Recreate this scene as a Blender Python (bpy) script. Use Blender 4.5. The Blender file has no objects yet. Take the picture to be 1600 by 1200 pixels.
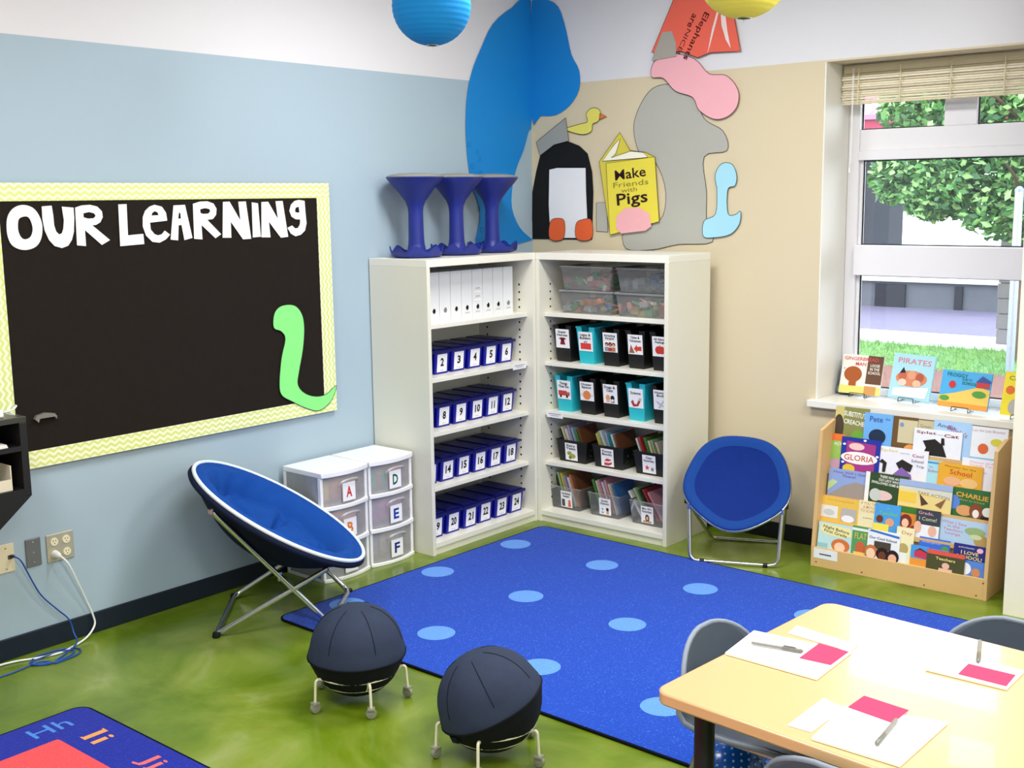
import bpy, bmesh, math, random
from mathutils import Matrix, Vector
random.seed(7)
S = bpy.context.scene
COL = S.collection
PI = math.pi

# ------------------------------------------------------------------ camera
def make_camera():
    yaw, pit, rol = -0.6992, -0.1587, -0.0131
    fw = Vector((math.sin(yaw)*math.cos(pit), math.cos(yaw)*math.cos(pit), math.sin(pit)))
    r0 = Vector((math.cos(yaw), -math.sin(yaw), 0)); u0 = r0.cross(fw)
    c, s = math.cos(rol), math.sin(rol)
    r = c*r0 + s*u0; u = -s*r0 + c*u0
    cam = bpy.data.cameras.new('camera'); cam.sensor_width = 36; cam.lens = 1814.0/1600*36
    cam.clip_start = 0.05; cam.clip_end = 200
    o = bpy.data.objects.new('camera', cam); COL.objects.link(o)
    M = Matrix((r, u, -fw)).transposed().to_4x4(); M.translation = (4.7057, -5.8222, 1.9227)
    o.matrix_world = M; S.camera = o
make_camera()

# ------------------------------------------------------------------ world, lights, exposure
W_ = bpy.data.worlds.new('overcast_sky'); S.world = W_; W_.use_nodes = True
_bg = W_.node_tree.nodes['Background']; _bg.inputs[0].default_value = (0.86, 0.93, 1.0, 1); _bg.inputs[1].default_value = 7.0
S.view_settings.view_transform = 'Standard'; S.view_settings.look = 'None'
S.view_settings.gamma = 1; S.view_settings.use_curve_mapping = False
S.view_settings.exposure = 0.0
CEIL = 3.35
LAMPS = [(1.7, -1.9), (1.7, -4.9), (4.2, -1.9), (4.2, -4.9), (6.4, -1.9), (6.4, -4.9)]
for _i, (_x, _y) in enumerate(LAMPS):
    _l = bpy.data.lights.new('ceiling_tube_light', 'AREA'); _l.shape = 'RECTANGLE'; _l.size = 1.15; _l.size_y = 0.55
    _l.energy = 58; _l.color = (1.0, 0.985, 0.96)
    _o = bpy.data.objects.new('ceiling_tube_light', _l); COL.objects.link(_o); _o.location = (_x, _y, CEIL-0.075)

# ------------------------------------------------------------------ materials
def lin(h):
    h = h.lstrip('#'); v = [int(h[i:i+2], 16)/255 for i in (0, 2, 4)]
    return tuple((c/12.92 if c <= .04045 else ((c+.055)/1.055)**2.4) for c in v) + (1,)
_MC = {}
def mat(hexc, rough=.55, spec=.5, metal=0, var=.06, scale=14, bump=0, bscale=200, coat=0, name=None):
    key = (hexc, rough, spec, metal, var, scale, bump, bscale, coat)
    if key in _MC: return _MC[key]
    m = bpy.data.materials.new(name or 'mat_'+hexc.lstrip('#')); m.use_nodes = True
    nt = m.node_tree; b = nt.nodes['Principled BSDF']
    c = lin(hexc)
    b.inputs['Roughness'].default_value = rough; b.inputs['Metallic'].default_value = metal
    b.inputs['Specular IOR Level'].default_value = spec; b.inputs['Coat Weight'].default_value = coat
    tc = nt.nodes.new('ShaderNodeTexCoord')
    n = nt.nodes.new('ShaderNodeTexNoise'); n.inputs['Scale'].default_value = scale; n.inputs['Detail'].default_value = 3
    nt.links.new(tc.outputs['Object'], n.inputs['Vector'])
    mx = nt.nodes.new('ShaderNodeMix'); mx.data_type = 'RGBA'
    mx.inputs[6].default_value = tuple(x*(1-var) for x in c[:3])+(1,)
    mx.inputs[7].default_value = tuple(min(1, x*(1+var)) for x in c[:3])+(1,)
    nt.links.new(n.outputs['Fac'], mx.inputs[0]); nt.links.new(mx.outputs[2], b.inputs['Base Color'])
    if bump:
        n2 = nt.nodes.new('ShaderNodeTexNoise'); n2.inputs['Scale'].default_value = bscale; n2.inputs['Detail'].default_value = 2
        nt.links.new(tc.outputs['Object'], n2.inputs['Vector'])
        bp = nt.nodes.new('ShaderNodeBump'); bp.inputs['Strength'].default_value = bump; bp.inputs['Distance'].default_value = .004
        nt.links.new(n2.outputs['Fac'], bp.inputs['Height']); nt.links.new(bp.outputs[0], b.inputs['Normal'])
    _MC[key] = m
    return m
def ink(h): return mat(h, .6, .25, 0, .03, 30)

def new_nt(name):
    m = bpy.data.materials.new(name); m.use_nodes = True; nt = m.node_tree
    return m, nt, nt.nodes['Principled BSDF']
def ramp(nt, src, stops):
    r = nt.nodes.new('ShaderNodeValToRGB'); e = r.color_ramp.elements
    e[0].position, e[0].color = stops[0][0], lin(stops[0][1]); e[1].position, e[1].color = stops[1][0], lin(stops[1][1])
    for p, c in stops[2:]:
        k = e.new(p); k.color = lin(c)
    nt.links.new(src, r.inputs[0]); return r
def floor_mat():
    m, nt, b = new_nt('stained_green_concrete')
    tc = nt.nodes.new('ShaderNodeTexCoord')
    n = nt.nodes.new('ShaderNodeTexNoise'); n.inputs['Scale'].default_value = 1.7; n.inputs['Detail'].default_value = 7; n.inputs['Roughness'].default_value = .58; n.inputs['Distortion'].default_value = .7
    nt.links.new(tc.outputs['Object'], n.inputs['Vector'])
    r = ramp(nt, n.outputs['Fac'], [(.26, '#495e08'), (.76, '#a0a870'), (.45, '#627a14'), (.60, '#7c8e34')])
    n2 = nt.nodes.new('ShaderNodeTexNoise'); n2.inputs['Scale'].default_value = 9; n2.inputs['Detail'].default_value = 5
    nt.links.new(tc.outputs['Object'], n2.inputs['Vector'])
    mx = nt.nodes.new('ShaderNodeMix'); mx.data_type = 'RGBA'; mx.blend_type = 'OVERLAY'; mx.inputs[0].default_value = .35
    nt.links.new(r.outputs[0], mx.inputs[6]); nt.links.new(n2.outputs['Color'], mx.inputs[7])
    hs = nt.nodes.new('ShaderNodeMix'); hs.data_type = 'RGBA'; hs.inputs[0].default_value = .22
    nt.links.new(r.outputs[0], hs.inputs[6]); nt.links.new(mx.outputs[2], hs.inputs[7])
    nt.links.new(hs.outputs[2], b.inputs['Base Color'])
    b.inputs['Roughness'].default_value = .22; b.inputs['Specular IOR Level'].default_value = .45
    return m
def rug_mat(base, hi, name):
    m, nt, b = new_nt(name)
    tc = nt.nodes.new('ShaderNodeTexCoord')
    n = nt.nodes.new('ShaderNodeTexNoise'); n.inputs['Scale'].default_value = 150; n.inputs['Detail'].default_value = 1
    nt.links.new(tc.outputs['Object'], n.inputs['Vector'])
    r = ramp(nt, n.outputs['Fac'], [(.35, base), (.78, hi), (.60, base)])
    nt.links.new(r.outputs[0], b.inputs['Base Color'])
    bp = nt.nodes.new('ShaderNodeBump'); bp.inputs['Strength'].default_value = .5; bp.inputs['Distance'].default_value = .004
    nt.links.new(n.outputs['Fac'], bp.inputs['Height']); nt.links.new(bp.outputs[0], b.inputs['Normal'])
    b.inputs['Roughness'].default_value = .95; b.inputs['Specular IOR Level'].default_value = .1
    b.inputs['Sheen Weight'].default_value = .15
    return m
def chevron_mat(along, across, name):
    m, nt, b = new_nt(name)
    tc = nt.nodes.new('ShaderNodeTexCoord'); sx = nt.nodes.new('ShaderNodeSeparateXYZ'); nt.links.new(tc.outputs['Object'], sx.inputs[0])
    def mth(op, a, bb):
        k = nt.nodes.new('ShaderNodeMath'); k.operation = op
        for i, v in enumerate((a, bb)):
            if v is None: continue
            if isinstance(v, (int, float)): k.inputs[i].default_value = v
            else: nt.links.new(v, k.inputs[i])
        return k.outputs[0]
    u = mth('MULTIPLY', sx.outputs[along], 1/.042); tri = mth('PINGPONG', u, .5)
    v = mth('ADD', mth('MULTIPLY', sx.outputs[across], 1/.026), mth('MULTIPLY', tri, 1.1))
    f = mth('FRACT', v, None); st = mth('GREATER_THAN', f, .5)
    mx = nt.nodes.new('ShaderNodeMix'); mx.data_type = 'RGBA'; nt.links.new(st, mx.inputs[0])
    mx.inputs[6].default_value = lin('#f6f7d8'); mx.inputs[7].default_value = lin('#d9e589')
    nt.links.new(mx.outputs[2], b.inputs['Base Color']); b.inputs['Roughness'].default_value = .6
    return m
def clear_mat(name, tint='#ffffff', diff=.3, rough=.12, dcol='#e8edf0'):
    m = bpy.data.materials.new(name); m.use_nodes = True; nt = m.node_tree; nt.nodes.clear()
    o = nt.nodes.new('ShaderNodeOutputMaterial'); t = nt.nodes.new('ShaderNodeBsdfTransparent'); t.inputs[0].default_value = lin(tint)
    d = nt.nodes.new('ShaderNodeBsdfDiffuse'); d.inputs[0].default_value = lin(dcol)
    g = nt.nodes.new('ShaderNodeBsdfGlossy'); g.inputs['Roughness'].default_value = rough
    fr = nt.nodes.new('ShaderNodeFresnel'); fr.inputs[0].default_value = 1.45
    n = nt.nodes.new('ShaderNodeTexNoise'); n.inputs['Scale'].default_value = 6
    mr = nt.nodes.new('ShaderNodeMapRange'); mr.inputs[3].default_value = diff*.85; mr.inputs[4].default_value = diff*1.15
    nt.links.new(n.outputs['Fac'], mr.inputs[0])
    a = nt.nodes.new('ShaderNodeMixShader'); nt.links.new(mr.outputs[0], a.inputs[0])
    nt.links.new(t.outputs[0], a.inputs[1]); nt.links.new(d.outputs[0], a.inputs[2])
    k = nt.nodes.new('ShaderNodeMixShader'); nt.links.new(fr.outputs[0], k.inputs[0])
    nt.links.new(a.outputs[0], k.inputs[1]); nt.links.new(g.outputs[0], k.inputs[2]); nt.links.new(k.outputs[0], o.inputs[0])
    return m
def lamp_mat():
    m, nt, b = new_nt('lit_diffuser')
    b.inputs['Emission Color'].default_value = (1, .97, .92, 1); b.inputs['Emission Strength'].default_value = 3
    return m

M_blue_wall = mat('#a7bccb', .6, .3, 0, .015, 2.5, .06, 260, name='blue_grey_wall_paint')
M_beige_wall = mat('#d8cbad', .6, .3, 0, .015, 2.5, .06, 260, name='beige_wall_paint')
M_white_wall = mat('#e1e1e7', .6, .3, 0, .012, 2.5, .05, 260, name='white_wall_paint')
M_shelf = mat('#e6e4d6', .35, .5, 0, .01, 6, name='cream_laminate')
M_shelf_edge = mat('#efede2', .3, .5, 0, .01, 6, name='cream_edge_band')
M_navy_base = mat('#14202f', .45, .4, 0, .1, 6, name='navy_rubber_base')
M_black_base = mat('#121418', .45, .4, 0, .1, 6, name='black_rubber_base')
M_black = mat('#0e0f11', .5, .4, 0, .1, 20)
M_hole = mat('#17171a', .8, .1, 0, .05, 20)
M_chrome = mat('#c9ccd0', .22, .5, 1, .05, 30, name='bright_steel')
M_white_pl = mat('#f1f2f4', .35, .5, 0, .01, 10, name='white_plastic')
M_frosted = clear_mat('frosted_plastic', '#ffffff', .30, .25, '#fbfbff')
M_clear = clear_mat('clear_plastic', '#fafcff', .12, .08, '#f0f3f4')
M_milky = clear_mat('milky_clear_plastic', '#fbfcfc', .16, .2, '#eef1f3')
M_glass = clear_mat('window_glass', '#fbfdff', .02, .02)
M_frame = mat('#eeedf2', .3, .5, 0, .01, 8, name='white_window_vinyl')

# ------------------------------------------------------------------ mesh helpers
class MB:
    def __init__(s): s.v = []; s.f = []; s.mi = []; s.m = 0
    def add(s, vs, fs):
        o = len(s.v); s.v += [tuple(q) for q in vs]; s.f += [tuple(o+i for i in f) for f in fs]; s.mi += [s.m]*len(fs); return s
    def box(s, x0, x1, y0, y1, z0, z1):
        return s.add([(x0,y0,z0),(x1,y0,z0),(x1,y1,z0),(x0,y1,z0),(x0,y0,z1),(x1,y0,z1),(x1,y1,z1),(x0,y1,z1)],
                     [(0,3,2,1),(4,5,6,7),(0,1,5,4),(1,2,6,5),(2,3,7,6),(3,0,4,7)])
    def hexa(s, bot, top):
        return s.add(list(bot)+list(top), [(3,2,1,0),(4,5,6,7),(0,1,5,4),(1,2,6,5),(2,3,7,6),(3,0,4,7)])
    def prism(s, poly, fn, d0, d1):
        n = len(poly); vs = [fn(a, b, d0) for a, b in poly]+[fn(a, b, d1) for a, b in poly]
        fs = [tuple(range(n))[::-1], tuple(range(n, 2*n))]+[(i, (i+1) % n, n+(i+1) % n, n+i) for i in range(n)]
        return s.add(vs, fs)
    def lathe(s, prof, seg=32, c=(0,0,0), cap=True):
        n = len(prof); vs = []
        for k in range(seg):
            a = 2*PI*k/seg
            for r, z in prof: vs.append((c[0]+r*math.cos(a), c[1]+r*math.sin(a), c[2]+z))
        fs = []
        for k in range(seg):
            k2 = (k+1) % seg
            for i in range(n-1): fs.append((k*n+i, k2*n+i, k2*n+i+1, k*n+i+1))
        if cap:
            fs.append(tuple(k*n for k in range(seg))[::-1]); fs.append(tuple(k*n+n-1 for k in range(seg)))
        return s.add(vs, fs)
    def tube(s, pts, r, seg=8, closed=False):
        pts = [Vector(q) for q in pts]; n = len(pts); vs = []
        prev = None
        for i in range(n):
            if closed: t = pts[(i+1) % n]-pts[i-1]
            else: t = pts[min(i+1, n-1)]-pts[max(i-1, 0)]
            if t.length < 1e-9: t = Vector((0,0,1))
            t.normalize()
            if prev is None:
                a = Vector((0,0,1)) if abs(t.z) < .9 else Vector((1,0,0))
            else: a = prev
            nrm = (a - t*a.dot(t)); 
            if nrm.length < 1e-6: nrm = Vector((1,0,0)) - t*t.x
            nrm.normalize(); prev = nrm; bn = t.cross(nrm)
            rr = r[i] if isinstance(r, (list, tuple)) else r
            for k in range(seg):
                an = 2*PI*k/seg; vs.append(pts[i]+nrm*(rr*math.cos(an))+bn*(rr*math.sin(an)))
        fs = []
        for i in range(n if closed else n-1):
            j = (i+1) % n
            for k in range(seg): fs.append((i*seg+k, i*seg+(k+1) % seg, j*seg+(k+1) % seg, j*seg+k))
        if not closed:
            fs.append(tuple(range(seg))[::-1]); fs.append(tuple((n-1)*seg+k for k in range(seg)))
        return s.add(vs, fs)
    def xf(s, M, start=0):
        for i in range(start, len(s.v)): s.v[i] = tuple(M @ Vector(s.v[i]))
        return s
    def mesh(s, name, mats):
        me = bpy.data.meshes.new(name); me.from_pydata(s.v, [], s.f)
        mats = mats if isinstance(mats, (list, tuple)) else [mats]
        for m in mats: me.materials.append(m)
        if len(mats) > 1: me.polygons.foreach_set('material_index', s.mi)
        me.update(); return me
    def build(s, name, mats, parent=None, smooth=None, bevel=0, loc=None, fix=False):
        me = s.mesh(name, mats)
        if fix:
            b = bmesh.new(); b.from_mesh(me); bmesh.ops.recalc_face_normals(b, faces=b.faces); b.to_mesh(me); b.free()
        return obj(name, me, parent, smooth, bevel, loc)
def obj(name, me, parent=None, smooth=None, bevel=0, loc=None, M=None):
    if smooth is not None:
        me.polygons.foreach_set('use_smooth', [True]*len(me.polygons))
        if smooth < 179: me.set_sharp_from_angle(angle=math.radians(smooth))
    o = bpy.data.objects.new(name, me); COL.objects.link(o)
    if parent: o.parent = parent
    if loc: o.location = loc
    if M is not None: o.matrix_local = M
    if bevel:
        md = o.modifiers.new('bevel', 'BEVEL'); md.width = bevel; md.segments = 2; md.limit_method = 'ANGLE'; md.angle_limit = .7
    return o
def thing(name, label, cat, loc=(0,0,0), rotz=0, group=None):
    o = bpy.data.objects.new(name, None); COL.objects.link(o); o.empty_display_size = .05
    o.location = loc; o.rotation_euler = (0, 0, rotz); return tag(o, label, cat, group)
def tag(o, label, cat, group=None, kind=None):
    o['label'] = label; o['category'] = cat
    if group: o['group'] = group
    if kind: o['kind'] = kind
    return o
def struct(o): o['kind'] = 'structure'; return o
def dup_tree(o, parent=None):
    c = o.copy(); COL.objects.link(c); c.parent = parent
    for ch in list(o.children): dup_tree(ch, c)
    return c
def smoothpts(pts, n=5):
    out = []; N = len(pts)
    for i in range(N):
        p0, p1, p2, p3 = (Vector(pts[(i+k) % N]) for k in (-1, 0, 1, 2))
        for k in range(n):
            t = k/n; out.append(tuple(.5*((2*p1)+(p2-p0)*t+(2*p0-5*p1+4*p2-p3)*t*t+(3*p1-p0-3*p2+p3)*t**3)))
    return out
def path3(pts, n=6):
    out = []; N = len(pts); P = [Vector(q) for q in pts]
    for i in range(N-1):
        p0, p1, p2, p3 = P[max(i-1, 0)], P[i], P[i+1], P[min(i+2, N-1)]
        for k in range(n):
            t = k/n; out.append(.5*((2*p1)+(p2-p0)*t+(2*p0-5*p1+4*p2-p3)*t*t+(3*p1-p0-3*p2+p3)*t**3))
    out.append(P[-1]); return out
def filled(splines, thick, m):
    """flat cut-out in local XY with holes, thickness along Z"""
    cu = bpy.data.curves.new('cut', 'CURVE'); cu.dimensions = '2D'; cu.fill_mode = 'BOTH'; cu.extrude = thick/2
    for s in splines:
        sp = cu.splines.new('POLY'); sp.points.add(len(s)-1); sp.use_cyclic_u = True
        for q, (x, y) in zip(sp.points, s): q.co = (x, y, 0, 1)
    o = bpy.data.objects.new('cut', cu); me = bpy.data.meshes.new_from_object(o)
    bpy.data.objects.remove(o); bpy.data.curves.remove(cu)
    me.materials.clear(); me.materials.append(m); return me
_TX = {}
def textgeo(t, bold):
    k = (t, bold)
    if k not in _TX:
        cu = bpy.data.curves.new('txt', 'FONT'); cu.body = t; cu.size = 1; cu.offset = bold; cu.resolution_u = 2; cu.space_line = .95
        cu.align_x = 'CENTER'
        o = bpy.data.objects.new('txt', cu); me = bpy.data.meshes.new_from_object(o)
        vs = [tuple(v.co) for v in me.vertices]; fs = [tuple(p.vertices) for p in me.polygons]
        bpy.data.objects.remove(o); bpy.data.curves.remove(cu); bpy.data.meshes.remove(me)
        if vs:
            x0, x1 = min(v[0] for v in vs), max(v[0] for v in vs); y0, y1 = min(v[1] for v in vs), max(v[1] for v in vs)
        else: x0 = x1 = y0 = y1 = 0
        _TX[k] = (vs, fs, x0, x1, y0, y1)
    return _TX[k]
def prints(name, parent, w, h, items, M, lift=.0006):
    """flat printing on a w x h field: origin lower left, u right, v up. items are in 0..1 units.
    ('r',x0,y0,x1,y1,col) ('e',cx,cy,rx,ry,col) ('p',[(x,y)..],col) ('t',text,cx,cy,width,height,col[,bold[,rot]])"""
    mb = MB(); cols = []
    z = lift
    for it in items:
        c = it[7] if False else None
        if it[0] == 'r': _, x0, y0, x1, y1, c = it; vs = [(x0*w,y0*h),(x1*w,y0*h),(x1*w,y1*h),(x0*w,y1*h)]; fs = [(0,1,2,3)]
        elif it[0] == 'e':
            _, cx, cy, rx, ry, c = it; vs = [((cx+rx*math.cos(2*PI*k/18))*w, (cy+ry*math.sin(2*PI*k/18))*h) for k in range(18)]; fs = [tuple(range(18))]
        elif it[0] == 'p': _, pl, c = it; vs = [(a*w, b*h) for a, b in pl]; fs = [tuple(range(len(pl)))]
        else:
            _, t, cx, cy, tw, th, c = it[:7]; bold = it[7] if len(it) > 7 else .01; rot = it[8] if len(it) > 8 else 0
            vv, fs, x0, x1, y0, y1 = textgeo(t, bold)
            if not vv: continue
            sx = tw*w/(x1-x0); sy = th*h/(y1-y0); ca, sa = math.cos(rot), math.sin(rot); vs = []
            for a, b, _z in vv:
                qx, qy = (a-(x0+x1)/2)*sx, (b-(y0+y1)/2)*sy; vs.append((cx*w+qx*ca-qy*sa, cy*h+qx*sa+qy*ca))
        if c not in cols: cols.append(c)
        mb.m = cols.index(c); mb.add([(a, b, z) for a, b in vs], fs); z += .00035
    me = mb.mesh(name, [ink(c) for c in cols])
    return obj(name, me, parent, M=M)
def plane_m(o, right, up):
    r, u = Vector(right), Vector(up); n = r.cross(u)
    M = Matrix((r, u, n)).transposed().to_4x4(); M.translation = o; return M
def wallL(x=0): return plane_m((x, 0, 0), (0,1,0), (0,0,1))
def wallB(y=0): return plane_m((0, y, 0), (1,0,0), (0,0,1))
# ------------------------------------------------------------------ traced outlines (wall coordinates in metres)
LET = [('O',[[(-3.385,1.921),(-3.35,1.909),(-3.327,1.881),(-3.315,1.844),(-3.316,1.809),(-3.326,1.775),(-3.349,1.748),(-3.387,1.736),(-3.422,1.74),(-3.452,1.758),(-3.466,1.789),(-3.469,1.827),(-3.463,1.869),(-3.444,1.9),(-3.416,1.917)],[(-3.386,1.874),(-3.369,1.867),(-3.359,1.841),(-3.358,1.815),(-3.369,1.79),(-3.39,1.78),(-3.409,1.787),(-3.42,1.813),(-3.42,1.842),(-3.412,1.866)]]),('U',[[(-3.31,1.914),(-3.266,1.917),(-3.262,1.878),(-3.261,1.834),(-3.254,1.808),(-3.241,1.795),(-3.228,1.8),(-3.22,1.82),(-3.215,1.855),(-3.22,1.912),(-3.167,1.907),(-3.167,1.863),(-3.173,1.805),(-3.185,1.77),(-3.204,1.746),(-3.233,1.737),(-3.266,1.747),(-3.289,1.774),(-3.305,1.814),(-3.311,1.861)]]),('R',[[(-3.159,1.907),(-3.128,1.916),(-3.089,1.918),(-3.055,1.91),(-3.034,1.889),(-3.032,1.864),(-3.045,1.842),(-3.066,1.831),(-3.085,1.83),(-3.004,1.763),(-3.045,1.743),(-3.121,1.81),(-3.121,1.741),(-3.163,1.746),(-3.161,1.818)],[(-3.123,1.882),(-3.096,1.887),(-3.072,1.881),(-3.065,1.87),(-3.076,1.86),(-3.103,1.859),(-3.123,1.865)]]),('L',[[(-2.952,1.918),(-2.911,1.919),(-2.914,1.781),(-2.836,1.785),(-2.834,1.739),(-2.956,1.734)]]),('e',[[(-2.769,1.914),(-2.731,1.905),(-2.711,1.877),(-2.707,1.841),(-2.798,1.834),(-2.796,1.803),(-2.778,1.782),(-2.76,1.776),(-2.74,1.78),(-2.723,1.796),(-2.696,1.777),(-2.72,1.756),(-2.754,1.742),(-2.791,1.747),(-2.822,1.776),(-2.836,1.818),(-2.833,1.86),(-2.819,1.888),(-2.796,1.906)],[(-2.788,1.866),(-2.783,1.878),(-2.77,1.885),(-2.756,1.88),(-2.75,1.867)]]),('A',[[(-2.669,1.91),(-2.607,1.912),(-2.576,1.758),(-2.621,1.749),(-2.632,1.82),(-2.648,1.818),(-2.655,1.749),(-2.695,1.754)],[(-2.648,1.849),(-2.642,1.878),(-2.634,1.873),(-2.633,1.849)]]),('R2',[[(-2.563,1.916),(-2.523,1.926),(-2.483,1.927),(-2.448,1.916),(-2.432,1.891),(-2.437,1.862),(-2.456,1.843),(-2.488,1.84),(-2.413,1.77),(-2.447,1.752),(-2.522,1.817),(-2.521,1.749),(-2.567,1.753),(-2.565,1.826)],[(-2.525,1.89),(-2.496,1.895),(-2.473,1.89),(-2.468,1.88),(-2.48,1.869),(-2.51,1.868),(-2.524,1.873)]]),('N',[[(-2.393,1.923),(-2.355,1.924),(-2.296,1.832),(-2.303,1.923),(-2.259,1.924),(-2.237,1.742),(-2.286,1.741),(-2.354,1.828),(-2.355,1.751),(-2.406,1.753)]]),('I',[[(-2.223,1.919),(-2.186,1.914),(-2.178,1.75),(-2.227,1.748)]]),('N2',[[(-2.164,1.92),(-2.123,1.921),(-2.066,1.834),(-2.076,1.923),(-2.032,1.924),(-2.006,1.744),(-2.053,1.741),(-2.124,1.823),(-2.118,1.745),(-2.174,1.747)]]),('g',[[(-1.928,1.928),(-1.89,1.923),(-1.887,1.862),(-1.883,1.809),(-1.895,1.772),(-1.923,1.752),(-1.958,1.745),(-1.987,1.759),(-2.008,1.789),(-1.978,1.8),(-1.959,1.785),(-1.939,1.787),(-1.926,1.805),(-1.923,1.829),(-1.953,1.831),(-1.979,1.845),(-1.991,1.874),(-1.979,1.905),(-1.955,1.923)],[(-1.956,1.871),(-1.95,1.889),(-1.929,1.894),(-1.926,1.865),(-1.945,1.864)]])]
WHALE_L = [(0.005,3.127),(-0.188,3.067),(-0.369,2.951),(-0.477,2.804),(-0.56,2.669),(-0.609,2.52),(-0.626,2.335),(-0.614,2.149),(-0.578,2.0),(-0.524,1.886),(-0.515,1.79),(-0.548,1.637),(-0.279,1.627),(-0.019,1.657),(-0.031,1.67),(-0.139,1.741),(-0.212,1.862),(-0.203,2.0),(-0.157,2.118),(-0.092,2.217),(-0.039,2.336),(-0.006,2.424)]
WHALE_R = [(0.015,3.124),(0.111,3.128),(0.22,3.071),(0.278,2.934),(0.32,2.779),(0.378,2.681),(0.377,2.568),(0.304,2.477),(0.194,2.426),(0.078,2.428),(0.006,2.424)]
GREY = [(0.819,2.447),(0.907,2.539),(1.037,2.552),(1.185,2.485),(1.249,2.351),(1.373,2.275),(1.399,2.169),(1.253,2.139),(1.272,1.943),(1.275,1.781),(1.314,1.663),(1.09,1.645),(0.914,1.612),(0.722,1.616),(0.722,1.746),(0.957,1.78),(1.0,1.946),(0.932,2.113),(0.82,2.171),(0.775,2.321)]
GREYFOOT = [(0.505,1.888),(0.581,1.891),(0.591,1.714),(0.505,1.717)]
PINK = [(0.904,2.603),(0.921,2.684),(1.041,2.72),(1.189,2.68),(1.284,2.592),(1.393,2.574),(1.466,2.493),(1.464,2.408),(1.405,2.353),(1.317,2.344),(1.222,2.398),(1.179,2.471),(1.065,2.513),(0.983,2.59)]
RED = [(1.049,3.012),(1.082,3.05),(1.368,3.003),(1.433,2.902),(1.48,2.696),(1.293,2.705),(1.212,2.684),(1.103,2.729),(0.906,2.739)]
BLACK = [(-0.004,1.665),(0.005,1.96),(0.038,2.087),(0.075,2.197),(0.162,2.241),(0.278,2.267),(0.376,2.233),(0.439,2.184),(0.472,2.076),(0.481,1.953),(0.471,1.666)]
WHITE = [(0.144,2.096),(0.205,2.106),(0.427,2.1),(0.431,1.954),(0.44,1.779),(0.43,1.674),(0.15,1.671),(0.137,1.878)]
FOOT1 = [(0.147,1.667),(0.153,1.775),(0.215,1.795),(0.265,1.775),(0.254,1.668)]
FOOT2 = [(0.359,1.669),(0.354,1.76),(0.404,1.787),(0.472,1.783),(0.471,1.671)]
CAP = [(0.045,2.269),(0.278,2.406),(0.302,2.266),(0.187,2.247),(0.075,2.185)]
BIRD = [(0.276,2.34),(0.379,2.362),(0.442,2.374),(0.433,2.42),(0.471,2.452),(0.523,2.445),(0.542,2.407),(0.518,2.371),(0.48,2.357),(0.471,2.316),(0.413,2.3),(0.33,2.315)]
BIRDBEAK = [(0.534,2.418),(0.586,2.397),(0.529,2.381)]
YBOOK = [(0.533,2.132),(0.683,2.299),(0.756,2.192),(0.864,2.177),(0.931,2.149),(0.965,1.777),(0.614,1.696)]
YCOVER = [(0.588,2.122),(0.934,2.149),(0.967,1.777),(0.616,1.696)]
YPAGES = [(0.559,2.135),(0.648,2.233),(0.689,2.261),(0.657,2.177),(0.625,2.155),(0.763,2.188),(0.853,2.177),(0.884,2.147)]
PALE = [(1.329,2.031),(1.352,2.083),(1.392,2.103),(1.441,2.088),(1.466,2.028),(1.455,1.975),(1.411,1.955),(1.414,1.824),(1.462,1.817),(1.494,1.835),(1.487,1.764),(1.432,1.707),(1.334,1.688),(1.259,1.694),(1.262,1.781),(1.336,1.821),(1.342,1.956),(1.338,1.977)]
GREEN = [(-2.125,1.292),(-2.117,1.363),(-2.07,1.398),(-1.988,1.395),(-1.94,1.348),(-1.927,1.274),(-1.941,1.165),(-1.973,1.051),(-1.985,0.985),(-1.949,0.937),(-1.877,0.906),(-1.797,0.906),(-1.723,0.944),(-1.763,0.866),(-1.846,0.826),(-1.932,0.849),(-2.023,0.897),(-2.092,0.94),(-2.105,1.001),(-2.085,1.131),(-2.055,1.226),(-2.078,1.268)]
RB = [(0,'substitute',2.135,2.319,0.8175,0.0),(0,'pete',2.2987,2.449,0.8027,-0.008),(0,'cork',2.4354,2.5751,0.7995,0.0),(0,'tan',2.5676,2.6613,0.7916,0.004),(0,'amelia',2.6568,2.8417,0.8031,-0.004),(0,'bloomer',2.8353,3.0135,0.7928,0.0),(0,'splat',2.5647,2.804,0.7548,-0.014),(1,'alligator',2.1293,2.2114,0.6782,0.0),(1,'gloria',2.1973,2.4084,0.6704,-0.007),(1,'trip',2.3951,2.653,0.6467,-0.003),(1,'backschool',2.6458,2.7257,0.6062,0.0),(1,'please',2.8182,2.9855,0.641,0.002),(1,'orange',2.7094,2.9234,0.605,-0.008),(2,'how',2.152,2.3682,0.5046,0.0),(2,'lady',2.3558,2.577,0.5149,-0.006),(2,'action',2.535,2.7994,0.5034,-0.013),(2,'charlie',2.7924,2.9903,0.4994,0.0),(3,'yellow',2.1319,2.3491,0.3626,0.0),(3,'mouse',2.3417,2.4469,0.3699,0.0),(3,'teacher',2.4291,2.5621,0.3708,-0.006),(3,'redhair',2.5452,2.6495,0.374,0.002),(3,'grade',2.6432,2.7609,0.3754,-0.008),(3,'lounge',2.7508,2.9982,0.3521,0.0),(4,'night',2.1462,2.3392,0.2343,0.0),(4,'flats',2.3311,2.4269,0.2441,0.0),(4,'cool',2.4168,2.5827,0.2423,-0.008),(4,'day',2.5595,2.6472,0.2774,0.0),(4,'strip',2.673,2.8238,0.2455,0.008),(4,'barn',2.64,2.7296,0.2022,-0.004),(4,'teachers',2.7229,2.9054,0.196,-0.01),(4,'love',2.8442,2.9957,0.2464,0.002)]
T_bookA = [(3.127,-3.01),(3.108,-2.804),(3.405,-2.78),(3.41,-3.016)]
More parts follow.
